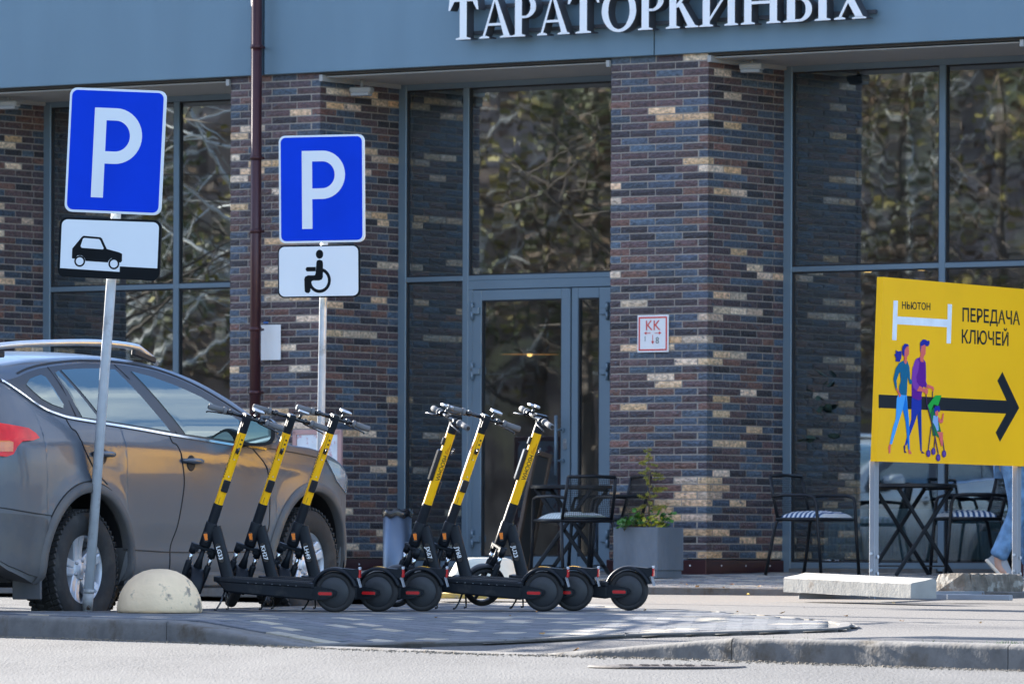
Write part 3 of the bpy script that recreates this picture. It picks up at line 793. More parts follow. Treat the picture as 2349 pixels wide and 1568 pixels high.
# ------------------------------------------------------------------ parked car (x forward, y left, z up; rear axle at x=0)
CAL = radians(61.5)
T_TOP = [(-.97, .96), (-.93, 1.08), (-.88, 1.24), (-.82, 1.44), (-.76, 1.58), (-.70, 1.615), (-.5, 1.635), (-.2, 1.655), (.3, 1.672), (.65, 1.675), (1.0, 1.662), (1.3, 1.628), (1.55, 1.575), (1.77, 1.505), (2.0, 1.405), (2.25, 1.285), (2.42, 1.195), (2.5, 1.165), (2.7, 1.14), (3.0, 1.085), (3.2, 1.02), (3.35, .945), (3.45, .86), (3.51, .74), (3.55, .6)]
T_EDGE = [(-.97, .93), (-.93, 1.04), (-.88, 1.18), (-.82, 1.38), (-.76, 1.50), (-.70, 1.535), (-.5, 1.56), (-.2, 1.595), (.3, 1.625), (.65, 1.632), (1.0, 1.618), (1.3, 1.575), (1.55, 1.515), (1.77, 1.435), (2.0, 1.325), (2.2, 1.20), (2.32, 1.13), (2.5, 1.10), (2.7, 1.085), (3.0, 1.02), (3.2, .95), (3.35, .87), (3.45, .79), (3.51, .69), (3.55, .57)]
T_Y = [(.24, .84), (.30, .875), (.37, .895), (.45, .90), (.50, .905), (.62, .914), (.78, .920), (.92, .922), (1.0, .920), (1.05, .916), (1.11, .905), (1.17, .888), (1.22, .868), (1.30, .828), (1.40, .775), (1.50, .712), (1.58, .652), (1.63, .60), (1.68, .53)]
T_G = [(-.97, .66), (-.95, .80), (-.90, .90), (-.82, .955), (-.70, .982), (-.55, .993), (-.40, .998), (-.2, 1.0), (2.3, 1.0), (2.6, .998), (2.9, .985), (3.1, .955), (3.25, .905), (3.38, .80), (3.46, .68), (3.52, .52), (3.55, .40)]
WB = 2.66; WR = .362
def arch(x):
    for xw in (0, WB):
        d = abs(x-xw)
        if d < .455: return .345 + sqrt(.475**2 - d*d)*1.0
    return 0
def zbot(x):
    b = interp(x, [(-.97, .52), (-.93, .44), (-.8, .36), (-.6, .30), (-.46, .26), (.5, .25), (2.2, .25), (3.12, .26), (3.3, .30), (3.5, .38), (3.55, .45)])
    return max(b, arch(x))
def carY(x, z):
    y = sinterp(z, T_Y)
    # slight shoulder: character line and door hollow
    if z < 1.12: y += .006*math.exp(-((z-(1.205-.075*max(0, x)-.075))/.035)**2) - .010*math.exp(-((z-.50)/.07)**2)*smooth((x-.4)/.35)*smooth((2.3-x)/.3)
    for xw in (0, WB):
        r = sqrt((x-xw)**2 + (z-.35)**2)
        if z > .3: y += .020*math.exp(-((r-.50)/.075)**2)
    return y*sinterp(x, T_G)
def build_car(root, paint, plastic, full=True):
    stn = sorted(set([-.97, -.955, -.93, -.9, -.86, -.82, -.79, -.76, -.73, -.70] + [-.66+.05*i for i in range(4)] + [WB*k + .455*s*cos(radians(a)) for k in (0, 1) for s in (-1, 1) for a in range(0, 91, 9)] + [WB*k + s*.4551 for k in (0, 1) for s in (-1, 1)] + [.5+.1*i for i in range(18)] + [WB*k+s*v for k in (0, 1) for s in (-1, 1) for v in (.50, .55, .6)] + [2.32, 2.42, 2.5, 3.2, 3.26, 3.32, 3.38, 3.42, 3.46, 3.49, 3.515, 3.535, 3.55]))
    stn = [s for i, s in enumerate(stn) if i == 0 or s - stn[i-1] > 1e-6]
    NS, NTP = 34, 9
    b = MB(); b.smooth = True
    for sgn in (-1, 1):
        P = []
        for x in stn:
            zb, ze, zt = zbot(x), sinterp(x, T_EDGE), sinterp(x, T_TOP); row = []
            for k in range(NS+1):
                z = zb + (ze-zb)*k/NS; row.append((x, sgn*carY(x, z), z))
            ye = carY(x, ze)
            for k in range(1, NTP+1):
                t = k/NTP; a = t*pi/2; row.append((x, sgn*ye*(1-t)**1.0, ze + (zt-ze)*(1-(1-t)**2.4)))
            P.append(row)
        b.grid(P, flip=(sgn < 0))
        # inner return of the wheel arches and sills
        R = []
        for x in stn:
            zb = zbot(x); R.append([(x, sgn*carY(x, zb), zb), (x, sgn*(carY(x, zb)-.03), zb+.004), (x, sgn*(carY(x, zb)-.20), zb+.03)])
        b.grid(R, flip=(sgn < 0))
    # rear and front closing faces
    for x in (stn[0], stn[-1]):
        zb, ze, zt = zbot(x), sinterp(x, T_EDGE), sinterp(x, T_TOP)
        P = [[(x, carY(x, zb+(ze-zb)*k/8)*s/6, zb+(ze-zb)*k/8 + (zt-ze)*(1-abs(s/6)**2)*(k/8)) for s in range(-6, 7)] for k in range(9)]
        b.grid(P, flip=(x < 0))
    b.obj('body', paint, root)
    def X(x, z, off, sg=-1): return (x, sg*(carY(x, z)+off), z)
    def rows_patch(name, poly, off, mt, par=root, sgs=(-1, 1), step=.03, axis='x', nn=14, lab=None):
        res = None
        for sg in sgs:
            b = MB(); b.smooth = True; P = []
            ax = 0 if axis == 'x' else 1
            cs = sorted(set([p[ax] for p in poly])); vals = []
            for a, c in zip(cs, cs[1:]):
                n = max(1, int((c-a)/step)); vals += [a + (c-a)*i/n for i in range(n)]
            vals.append(cs[-1]); eps = 1e-5; vals[0] += eps; vals[-1] -= eps
            for v in vals:
                hits = []
                for i in range(len(poly)):
                    p, q = poly[i], poly[(i+1) % len(poly)]
                    if (p[ax] - v)*(q[ax] - v) < 0 or abs(p[ax]-v) < 1e-9:
                        if abs(q[ax]-p[ax]) < 1e-9: continue
                        t = (v-p[ax])/(q[ax]-p[ax]); hits.append(p[1-ax] + t*(q[1-ax]-p[1-ax]))
                if len(hits) < 2: continue
                lo, hi = min(hits), max(hits); row = []
                for k in range(nn+1):
                    w = lo + (hi-lo)*k/nn; row.append(X(v, w, off, sg) if ax == 0 else X(w, v, off, sg))
                P.append(row)
            b.grid(P, flip=(sg < 0) != (ax == 1))
            # thickness: rim dropping into the body
            rim = [r[0] for r in P] + [P[-1][k] for k in range(1, nn+1)] + [r[-1] for r in P[-2::-1]] + [P[0][k] for k in range(nn-1, 0, -1)]
            inn = [(p[0], p[1] - sg*(off+.004), p[2]) for p in rim]; b.smooth = False; m = len(rim)
            b.add(rim + inn, [(i, (i+1) % m, m+(i+1) % m, m+i) for i in range(m)])
            res = b.obj(name, mt, par)
        return res
    def strip(name, pts, w, off, mt, par=root, sgs=(-1, 1), h=.004):
        for sg in sgs:
            b = MB(); P = []; n = len(pts)
            for i, (x, z) in enumerate(pts):
                p0, p1 = pts[max(0, i-1)], pts[min(n-1, i+1)]; d = Vector((p1[0]-p0[0], p1[1]-p0[1])).normalized(); q = Vector((-d.y, d.x))*w/2
                a, c = (x+q.x, z+q.y), (x-q.x, z-q.y)
                P.append([X(*a, -.004, sg), X(*a, off, sg), X(*c, off, sg), X(*c, -.004, sg)])
            b.smooth = False; b.grid(P, flip=(sg > 0)); b.obj(name, mt, par)
    def dense(pts, n=6):
        R = []
        for i in range(len(pts)-1):
            for k in range(n):
                t = k/n; p = [pts[max(0, i-1)], pts[i], pts[i+1], pts[min(len(pts)-1, i+2)]]
                R.append(tuple(.5*((2*p[1][j]) + (-p[0][j]+p[2][j])*t + (2*p[0][j]-5*p[1][j]+4*p[2][j]-p[3][j])*t*t + (-p[0][j]+3*p[1][j]-3*p[2][j]+p[3][j])*t**3) for j in (0, 1)))
        return R + [pts[-1]]
    blk = m_black; seam = mat('car_seam', (.006, .006, .008), .6)
    m_cgl = CARGLASS; chrome = mat('chrome', (.75, .76, .78), .12, 1.0, var=.02)
    frame = mat('window_surround', (.014, .014, .017), .35, spec=.6)
    # window band
    top = [(-.62, 1.472), (-.43, 1.503), (-.307, 1.53), (-.161, 1.553), (.01, 1.57), (.172, 1.583), (.42, 1.596), (.773, 1.594), (.977, 1.58), (1.182, 1.557), (1.39, 1.512), (1.58, 1.452), (1.75, 1.382), (1.95, 1.29), (2.12, 1.20)]
    bot = [(-.614, 1.468), (-.504, 1.405), (-.407, 1.346), (-.31, 1.305), (-.212, 1.282), (-.1, 1.262), (.181, 1.237), (.642, 1.198), (.989, 1.166), (1.4, 1.132), (1.75, 1.103), (2.1, 1.08)]
    rows_patch('window_surround', [(-.66, 1.474)] + top + [(2.2, 1.13), (2.17, 1.075)] + bot[::-1], .003, frame)
    strip('chrome_trim', dense([(-.645, 1.478)] + bot, 4), .014, .011, chrome)
    gl = dict(qtr=[(-.405, 1.455), (-.331, 1.492), (-.185, 1.517), (-.14, 1.505), (-.098, 1.34), (-.12, 1.318), (-.223, 1.338), (-.31, 1.372), (-.37, 1.42)],
              fix=[(-.005, 1.53), (.045, 1.545), (.235, 1.25), (.05, 1.264)],
              rear=[(.08, 1.549), (.20, 1.556), (.36, 1.562), (.55, 1.565), (.705, 1.562), (1.0, 1.185), (.285, 1.246)],
              front=[(.885, 1.552), (1.08, 1.523), (1.305, 1.472), (1.533, 1.405), (1.72, 1.328), (1.885, 1.255), (1.91, 1.115), (1.17, 1.168)])
    for k, v in gl.items(): rows_patch('side_window', v, .007, m_cgl)
    strip('pillar_seam', [(.745, 1.59), (.80, 1.52), (1.075, 1.17)], .01, .006, seam)
    strip('pillar_seam', [(-.045, 1.565), (-.02, 1.45), (-.01, 1.27)], .010, .006, seam)
    strip('drip_rail', dense([(t[0], t[1]+.018) for t in top[1:]], 3), .010, .004, seam)
    # windscreen, rear window as curved patches on the top
    def top_patch(name, x0, x1, y0, y1, off, mt):
        b = MB(); b.smooth = True; P = []
        for i in range(13):
            x = x0 + (x1-x0)*i/12; row = []
            for k in range(17):
                s = -1 + 2*k/16; yy = (y0 + (y1-y0)*i/12)*s
                ze, zt, ye = sinterp(x, T_EDGE), sinterp(x, T_TOP), carY(x, sinterp(x, T_EDGE))
                t = 1 - abs(yy)/ye; row.append((x, yy, ze+(zt-ze)*(1-(1-t)**2.4) + off))
            P.append(row)
        b.grid(P); b.obj(name, mt, root)
    top_patch('windscreen', 1.45, 2.36, .62, .74, .006, m_cgl); top_patch('rear_window', -.885, -.775, .62, .60, .008, m_cgl)
    # doors: seams
    rs = dense([(-.135, 1.256), (-.115, 1.20), (-.069, 1.172), (-.028, 1.08), (.07, .955), (.20, .86)])
    rs2 = [(.51*cos(radians(a)), .35+.51*sin(radians(a))) for a in range(62, -4, -6)] + [(.505, .30)]
    ms = dense([(.985, 1.166), (1.0, 1.12), (1.055, 1.09), (1.10, .95), (1.108, .86), (1.085, .75), (1.04, .60), (.985, .47), (.98, .35), (.99, .27)])
    fs = dense([(1.93, 1.10), (1.98, 1.06), (2.06, 1.0), (2.115, .93), (2.14, .82), (2.14, .68), (2.12, .56), (2.03, .42), (1.99, .30)])
    for s_ in (rs, rs2, ms, fs): strip('door_seam', s_, .007, .0035, seam)
    strip('door_seam', dense([(.42, .468), (.7, .458), (1.02, .446), (1.6, .44), (2.03, .44)]), .006, .004, seam)
    strip('bumper_seam', dense([(-.93, .735), (-.7, .705), (-.5, .685), (-.40, .675)]), .006, .004, seam)
    strip('bonnet_seam', dense([(2.15, 1.085), (2.5, 1.055), (2.8, 1.02), (3.1, .95)]), .006, .004, seam, )
    strip('arch_seam', [(.53*cos(radians(a)), .35+.53*sin(radians(a))) for a in range(143, 60, -5)], .006, .0045, seam)
    # moulded arch flares
    for xw in (0, WB):
        for sg in (-1, 1):
            b = MB(); b.smooth = True; P = []
            for a in range(-8, 189, 4):
                ca, sa = cos(radians(a)), sin(radians(a)); row = []
                for r_, o_ in ((.465, -.03), (.466, .017), (.475, .026), (.52, .022), (.530, .004)):
                    x, z = xw + r_*ca, .345 + r_*sa*(.475/.475); row.append(X(x, max(z, .25), o_, sg))
                P.append(row)
            b.grid(P, flip=(sg < 0)); b.obj('wheel_arch_trim', plastic, root)
            b = MB(); b.smooth = True; P = []
            for a in range(-15, 196, 10):
                ca, sa = cos(radians(a)), sin(radians(a)); P.append([(xw + .47*ca, sg*y, max(.25, .345+.47*sa)) for y in (.89, .60)])
            b.grid(P); n_ = len(P); b.smooth = False
            b.add([p[1] for p in P] + [(xw, sg*.6, .3)], [(i, i+1, n_) for i in range(n_-1)]); b.obj('wheel_housing', blk, root)
    # sill
    b = MB()
    for sg in (-1, 1): b.box((1.33, sg*.86, .27), (1.72, .08, .10), .02)
    b.obj('sill', plastic, root)
    b = MB(); b.box((1.3, 0, .36), (3.6, 1.4, .22), .03); b.obj('underbody', blk, root)
    # bumper lower part and mud flap
    rows_patch('rear_bumper', [(-.955, .70), (-.7, .685), (-.5, .668), (-.462, .655), (-.455, .30), (-.6, .33), (-.8, .385), (-.93, .45), (-.955, .50)], .010, plastic)
    for sg in (-1, 1):
        MB().box((-.485, sg*.80, .33), (.022, .20, .30), .008).obj('mudflap', plastic, root)
        MB().box((WB-.485, sg*.80, .33), (.022, .18, .18), .008).obj('mudflap', plastic, root)
    # lights
    m_tail = mat('tail_red', (.80, .010, .010), .3, coat=.25, var=.25, scale=10, spec=.3); m_amber = mat('tail_amber', (.75, .16, .01), .12, coat=.8)
    rows_patch('tail_light', [(-.968, 1.225), (-.90, 1.232), (-.82, 1.222), (-.60, 1.195), (-.54, 1.165), (-.515, 1.138), (-.59, 1.122), (-.70, 1.117), (-.75, 1.085), (-.79, 1.04), (-.84, 1.025), (-.968, 1.04)], .018, m_tail)
    rows_patch('indicator', [(-.966, 1.12), (-.81, 1.12), (-.785, 1.11), (-.795, 1.055), (-.966, 1.055)], .022, m_amber)
    rows_patch('headlight', [(2.86, 1.02), (3.05, .985), (3.3, .88), (3.34, .80), (3.2, .80), (3.0, .88)], .008, mat('headlight_glass', (.3, .32, .35), .08, coat=1.0))
    # door handles in their cups
    for (x, z) in ((.18, 1.035), (1.20, .995)):
        for sg in (-1, 1):
            h_ = MB(); h_.smooth = True; y = carY(x, z)
            h_.T = Matrix.Translation((x-.01, sg*(y+.001), z-.004)) @ Matrix.Rotation(pi/2, 4, 'X'); 
            h_.lathe([(0, .001), (.04, .0015), (.048, .003), (.050, 0)], n=24); h_.T = None
            hd = h_.obj('handle_cup', seam, root)
            h_ = MB(); h_.smooth = True
            pts = [Vector((x + t, sg*(y + .034 - .034*abs((t)/.12)**3.2), z + .008 - t*.03)) for t in [-.118+.236*i/14 for i in range(15)]]
            h_.tube(pts, [.010+.008*sin(pi*(i+1)/16) for i in range(15)], 10)
            h_.obj('door_handle', paint, root)
    # roof rails
    for sg in (-1, 1):
        b = MB(); pts = []
        for i in range(25):
            x = -.66 + 2.0*i/24; t = i/24; z = sinterp(x, T_TOP) + (.048 if .06 < t < .94 else .048*min(t, 1-t)/.06*.9) - .012 - (.02 if t > .9 else 0)
            pts.append((x, sg*(.62 - .03*(x-.3)**2), z + .01))
        b.smooth = True; b.T = None; b.tube(pts, [.012]+[.021]*23+[.010], 10); b.obj('roof_rail', mat('rail_silver', (.62, .63, .65), .28, .8), root)
        for x in (-.56, 1.16):
            q = MB(); q.bar((x-.13, sg*.605, sinterp(x-.13, T_TOP)+.012), (x+.13, sg*.60, sinterp(x+.13, T_TOP)-.004), .03, .04, .010); q.obj('rail_foot', blk, root)
    # mirrors
    for sg in (-1, 1):
        M = Matrix.Translation((1.80, sg*1.03, 1.185)); b = MB(); b.T = M @ Matrix.Rotation(-sg*.10, 4, 'Z'); b.smooth = True; P = []
        for i in range(9):
            t = i/8; k = sqrt(max(0, 1 - (t)**2.6)); k = max(k, .12)
            P.append([(t*.15, sg*.0+.125*k*(1 if True else 0)*cg, .088*k*sg2) for cg, sg2 in [((abs(cos(a))**.6)*(1 if cos(a) > 0 else -1), (abs(sin(a))**.6)*(1 if sin(a) > 0 else -1)) for a in [2*pi*j/24 for j in range(24)]]])
        b.grid(P, wrap=True, flip=True); b.add(P[-1], [tuple(range(24))]); mo = b.obj('mirror', paint, root)
        q = MB(); q.T = b.T; n = 24; q.add([(-.004, p[1]*.995, p[2]*.995) for p in P[0]], [tuple(range(n))[::-1]]); q.obj('mirror_rim', blk, mo)
        q = MB(); q.T = b.T; q.add([(-.007, p[1]*.80, p[2]*.78) for p in P[0]], [tuple(range(n))[::-1]]); q.obj('mirror_glass', mat('mirror_face', (.30, .38, .36), .05, 1.0, var=0), mo)
        q = MB(); q.bar((1.83, sg*.90, 1.11), (1.85, sg*.99, 1.14), .10, .05, .015); q.obj('mirror_arm', blk, mo)
    # number plate, cabin
    b = MB(); b.box((-.965, 0, .86), (.012, .52, .112), .003); b.obj('number_plate', m_white, root)
    m_seat = mat('car_seat', (.10, .10, .095), .8)
    b = MB(); b.box((1.9, 0, .95), (.5, 1.35, .3), .08); b.obj('dashboard', blk, root)
    for x in (.25, 1.12):
        for sy in (-.38, .38):
            b = MB(); b.T = Matrix.Translation((x, sy, .95)) @ Matrix.Rotation(-.2, 4, 'Y'); b.box((0, 0, .0), (.14, .50, .70), .05); b.box((-.02, 0, .46), (.11, .26, .19), .05); b.tube([(-.02, -.06, .3), (-.02, -.06, .42)], .006, 6); b.tube([(-.02, .06, .3), (-.02, .06, .42)], .006, 6); b.T = None
            b.box((x+.25, sy, .62), (.5, .5, .16), .05); b.obj('seat', m_seat, root)
    b = MB(); pts = [(1.62 + .12*cos(a)*.35, -.0+.36+.18*cos(a), 1.05 + .18*sin(a)) for a in [2*pi*i/28 for i in range(28)]]; b.tube(pts, .014, 8, closed=True); b.obj('steering_wheel', blk, root)
    b = MB(); b.box((.4, 0, .5), (2.9, 1.7, .03)); b.box((-.55, 0, .8), (.6, 1.5, .6), .05); b.obj('cabin_floor', blk, root)
    b = MB(); b.box((1.62, 0, 1.42), (.02, .20, .07), .01); b.obj('rear_view_mirror', blk, root)
    if not full: pass
    return rows_patch
def build_wheel(root, x, sg):
    """wheel as a part with tyre and rim below it; local axis along y, outer side = sg"""
    w = bpy.data.objects.new('wheel', None); COL.objects.link(w); w.parent = root; w.location = (x, sg*.80, .352)
    if 'tyre' not in WH:
        hw = .112; b = MB(); b.smooth = True
        prof = [(.205, -hw*.82), (.225, -hw*1.0), (.29, -hw*1.06), (.335, -hw*.98), (.350, -hw*.86), (.3525, -hw*.6), (.3535, 0), (.3525, hw*.6), (.350, hw*.86), (.335, hw*.98), (.29, hw*1.06), (.225, hw*1.0), (.205, hw*.82)]
        b.lathe(prof, n=72, M=Matrix.Rotation(pi/2, 3, 'X'))
        # tread: shoulder blocks and centre blocks standing 8 mm proud
        b.smooth = False; NB = 56
        for i in range(NB):
            for (yc, wy, da) in ((-.088, .044, 0), (.088, .044, .5), (-.036, .044, .3), (.036, .044, .8)):
                a = 2*pi*(i+da)/NB; sk = .35 if yc < 0 else -.35
                M = Matrix.Rotation(-a, 4, 'Y') @ Matrix.Translation((0, yc, .3545)) @ Matrix.Rotation(sk, 4, 'Z')
                b.T = M; b.box((0, 0, 0), (.029, wy, .017), .003); b.T = None
        WH['tyre'] = b.mesh('tyre', mat('tyre_rubber', (.022, .022, .023), .8, var=.25, scale=18, second=(.06, .055, .05), smask=(.5, .75), sscale=6))
        ms = mat('alloy', (.60, .62, .66), .42, .45, var=.06, scale=4)
        b = MB(); b.smooth = True; R = Matrix.Rotation(pi/2, 3, 'X')     # local z -> -y (outer)
        b.lathe([(.19, -.09), (.198, .06), (.205, .088), (.222, .098), (.231, .098), (.236, .090)], n=64, M=R)
        b.smooth = False
        for i in range(5):
            a0 = 2*pi*i/5 + radians(100)
            for s2 in (-1, 1):
                P = []
                for (r_, hw_, oz, th) in ((.055, .024, .060, .055), (.09, .023, .062, .05), (.14, .025, .070, .045), (.18, .028, .080, .038), (.210, .033, .090, .03)):
                    off = s2*(.019 + (r_-.05)*.10)
                    ca, sa = cos(a0), sin(a0); c = Vector((r_*ca - off*sa, r_*sa + off*ca)); q = Vector((-sa, ca))*hw_
                    pts = [(c.x-q.x, c.y-q.y, oz-th), (c.x-q.x, c.y-q.y, oz-.006), (c.x-q.x*.7, c.y-q.y*.7, oz), (c.x+q.x*.7, c.y+q.y*.7, oz), (c.x+q.x, c.y+q.y, oz-.006), (c.x+q.x, c.y+q.y, oz-th)]
                    P.append([R @ Vector(p) for p in pts])
                b.grid(P)
            # web between twin spokes
            P = [[R @ Vector((r_*cos(a0)+s_*.014*sin(a0), r_*sin(a0)-s_*.014*cos(a0), oz)) for s_ in (-1, 1)] for r_, oz in ((.06, .042), (.14, .046), (.206, .066))]
            b.grid(P)
        b.smooth = True; b.lathe([(.0, .076), (.028, .076), (.032, .070), (.040, .070), (.062, .060), (.075, .050), (.082, .02)], n=32, M=R)
        WH['rim'] = b.mesh('rim', ms)
        b = MB(); b.smooth = False
        for i in range(5):
            a = 2*pi*(i+.5)/5 + radians(100); c = R @ Vector((.056*cos(a), .056*sin(a), .058)); b.lathe([(0, .018), (.009, .016), (.011, 0)], c, 6, R)
        WH['nut'] = b.mesh('wheel_nuts', mat('nut_steel', (.4, .4, .42), .35, .9))
        b = MB(); b.smooth = False; b.lathe([(0, .01), (.14, .01), (.145, 0), (.145, -.02), (0, -.02)], n=40, M=R); WH['disc'] = b.mesh('brake_disc', mat('disc_iron', (.10, .085, .075), .6, .5))
        b = MB(); b.lathe([(0, -.02), (.2, -.02)], n=30, M=R); WH['back'] = b.mesh('hub_back', m_black)
    rz = 0 if sg < 0 else pi
    for k in ('tyre', 'rim', 'disc', 'back', 'nut'):
        nm = {'tyre': 'tyre', 'rim': 'rim', 'disc': 'brake_disc', 'back': 'hub_back', 'nut': 'wheel_nuts'}[k]
        o = bpy.data.objects.new(nm, WH[k]); COL.objects.link(o); o.parent = w; o.rotation_euler = (0, 0, rz)
        if k == 'nut': o['kind'] = 'stuff'
    return w
WH = {}
def carpaint(name, col, dirt):
    m = bpy.data.materials.new(name); m.use_nodes = True; t = m.node_tree; n = t.nodes; bs = n['Principled BSDF']; l = t.links.new
    bs.inputs['Metallic'].default_value = .15; bs.inputs['Coat Weight'].default_value = .5; bs.inputs['Coat Roughness'].default_value = .03
    tcn = n.new('ShaderNodeTexCoord'); sp = n.new('ShaderNodeSeparateXYZ'); l(tcn.outputs['Object'], sp.inputs[0])
    ns = n.new('ShaderNodeTexNoise'); ns.inputs['Scale'].default_value = 3.5; ns.inputs['Detail'].default_value = 8; ns.inputs['Roughness'].default_value = .6; l(tcn.outputs['Object'], ns.inputs['Vector'])
    mr = n.new('ShaderNodeMapRange'); mr.inputs[1].default_value = 1.02; mr.inputs[2].default_value = .55; mr.inputs[3].default_value = -.25; mr.inputs[4].default_value = .65; l(sp.outputs[2], mr.inputs[0])
    ad = n.new('ShaderNodeMath'); ad.operation = 'MULTIPLY_ADD'; ad.inputs[1].default_value = .9; l(ns.outputs[0], ad.inputs[0]); l(mr.outputs[0], ad.inputs[2]); 
    r2 = n.new('ShaderNodeMapRange'); r2.inputs[1].default_value = .2; r2.inputs[2].default_value = 1.05; r2.inputs[4].default_value = .85; l(ad.outputs[0], r2.inputs[0])
    mx = n.new('ShaderNodeMix'); mx.data_type = 'RGBA'; mx.inputs[6].default_value = (*col, 1); mx.inputs[7].default_value = (*dirt, 1); l(r2.outputs[0], mx.inputs[0]); l(mx.outputs[2], bs.inputs['Base Color'])
    ro = n.new('ShaderNodeMapRange'); ro.inputs[3].default_value = .28; ro.inputs[4].default_value = .75; l(r2.outputs[0], ro.inputs[0]); l(ro.outputs[0], bs.inputs['Roughness'])
    cw = n.new('ShaderNodeMapRange'); cw.inputs[3].default_value = .30; cw.inputs[4].default_value = .08; l(r2.outputs[0], cw.inputs[0]); l(cw.outputs[0], bs.inputs['Coat Weight'])
    return m
CARGLASS = glassmat('car_glass', (.55, .62, .58), .17, .0, power=3.2, gcol=(.80, .90, .85))
paint = carpaint('paint_graphite', (.075, .088, .112), (.16, .155, .152))
plastic = mat('dirty_plastic', (.085, .085, .09), .6, var=.2, scale=5, second=(.13, .115, .10), smask=(.4, .65), sscale=3)
DW = 40.9; W0 = at(183, 1315, DW); hx, hy = cos(CAL), sin(CAL)
cx0, cy0 = W0.x - hy*.86*1.017, W0.y + hx*.86*1.017
CAR = empty('parked_car', (cx0, cy0, G(cx0, cy0)-.12), CAL, 'dusty graphite SUV with silver roof rails parked behind the left parking sign', 'car')
CAR.rotation_euler = (0, -GS*hy*1.0, CAL); CAR.scale = (1.017,)*3
build_car(CAR, paint, plastic)
for x in (0, WB):
    for sg in (-1, 1): build_wheel(CAR, x, sg)

# ------------------------------------------------------------------ parking signs
m_blue = mat('sign_blue', (.001, .045, .62), .6, var=.10, scale=2.5, spec=.12)
m_signw = mat('sign_white', (.74, .79, .83), .55, var=.03, scale=3, spec=.2)
m_signb = mat('sign_black', (.005, .007, .009), .6, spec=.12)
m_galv = mat('galvanised', (.60, .64, .68), .28, .15, var=.12, scale=14, second=(.33, .34, .34), smask=(.55, .7), sscale=5)
m_back = mat('sign_back', (.42, .43, .44), .45, .6)
def letterP(b, M, w, h, st, z0, z1):
    # P with an even stroke, centred
    x0, x1 = -w/2, w/2; r = .31*h; cy = h/2 - r; n = 20
    b.prism([(x0, -h/2), (x0+st, -h/2), (x0+st, h/2), (x0, h/2)], z0, z1, M)
    cxx = x1 - r*.98
    O = [(cxx + r*.98*cos(a), cy + r*sin(a)) for a in [(-pi/2 + pi*k/n) for k in range(n+1)]]
    I = [(cxx + (r*.98-st)*cos(a), cy + (r-st)*sin(a)) for a in [(-pi/2 + pi*k/n) for k in range(n+1)]]
    poly = [(x0+st, cy-r)] + O + [(x0+st, cy+r), (x0+st, cy+r-st)] + I[::-1] + [(x0+st, cy-r+st)]
    b.prism(poly, z0, z1, M)
def sign_panel(root, name, wo, ho, c, tilt, yaw, field, edge, rim=.014, r=.045, label=None):
    M = Matrix.Translation(c) @ Matrix.Rotation(yaw, 4, 'Z') @ Matrix.Rotation(tilt, 4, 'Y') @ Matrix.Rotation(pi/2, 4, 'X')
    p = bpy.data.objects.new(name, None); 
    b = MB(); b.prism(roundrect(wo, ho, r), -.028, 0, M); b.cm = 0
    o = b.obj(name, edge, root)
    b = MB(); b.prism(roundrect(wo-2*rim, ho-2*rim, r-rim*.6), 0, .0012, M); b.obj('face', field, o)
    b = MB(); b.prism(roundrect(wo-.01, ho-.01, r), -.031, -.0281, M); b.obj('backing', m_back, o)
    return o, M
# nearer sign, left, leaning to the right
f1 = groundS(200, 1398); D1 = f1.y
S1 = empty('parking_sign', f1, 0, 'blue P sign with car plate below, on the leaning post before the parked car', 'road sign', 'blue parking signs')
top1 = at(268, 470, D1+.05) - f1; pole = MB(); ax = top1.normalized()
pole.tube([(0, 0, -.02), top1*1.0, top1*1.10], .0305, 16); pole.obj('pole', m_galv, S1)
q = MB(); q.tube([ax*.10, ax*.125], .034, 16); q.tube([ax*.0, ax*.11], .033, 16); q.obj('sleeve', mat('galvanised_worn', (.42, .42, .41), .6, .3, var=.3, scale=20, second=(.10, .055, .035), smask=(.55, .62), sscale=9), S1)
c1 = at(264.5, 347, D1-.05) - f1
o, M = sign_panel(S1, 'parking_panel', .597, .755, c1, radians(2.6), radians(-9), m_blue, m_signw)
b = MB(); letterP(b, M @ Matrix.Translation((.012, -.012, 0)), .30, .545, .075, .0014, .0026); b.obj('letter', m_signw, o)
c2 = at(251, 570, D1-.05) - f1
o, M = sign_panel(S1, 'car_plate', .632, .365, c2, radians(2.2), radians(-9), m_signw, m_signb)
b = MB(); k_ = .632/236.0
def pk(pts, cx=251, cy=570, k=k_): return [((x-cx)*k, -(y-cy)*k) for x, y in pts]
# traced car silhouette (picture pixels -> plate metres, tilt removed by the plate matrix)
car_poly = [(165, 573), (186, 546), (190, 543), (229, 545), (233, 548), (245, 571), (275, 578), (281, 581), (281.5, 597), (278, 601), (274, 600.5), (266, 592), (256, 592), (250, 598), (249, 601.5), (197, 600), (195, 594), (188, 588), (178, 588), (171, 596), (165, 595)]
b.prism(pk(car_poly), .0014, .0024, M); b.obj('car_symbol', m_signb, o)
b = MB(); b.prism(pk([(184, 567), (189, 549.5), (192, 548), (226, 549.5), (229, 552), (238, 570), (236, 572.5), (187, 570.5)]), .0026, .0034, M)
b.obj('car_symbol_window', m_signw, o)
b = MB()
for cx_, cy_ in ((183.5, 601), (263, 604)): 
    b.T = M @ Matrix.Translation((*pk([(cx_, cy_)])[0], 0)); b.lathe([(.024, .0026), (.034, .0026)], n=28, smooth=False); b.T = None
b.obj('car_symbol_wheel', m_signb, o)
b = MB(); b.prism(pk([(135, 618), (277, 622), (277, 609.5), (364, 611), (364, 633), (357, 640), (142, 634), (135, 627)]), .0014, .0024, M); b.obj('kerb_symbol', m_signb, o)
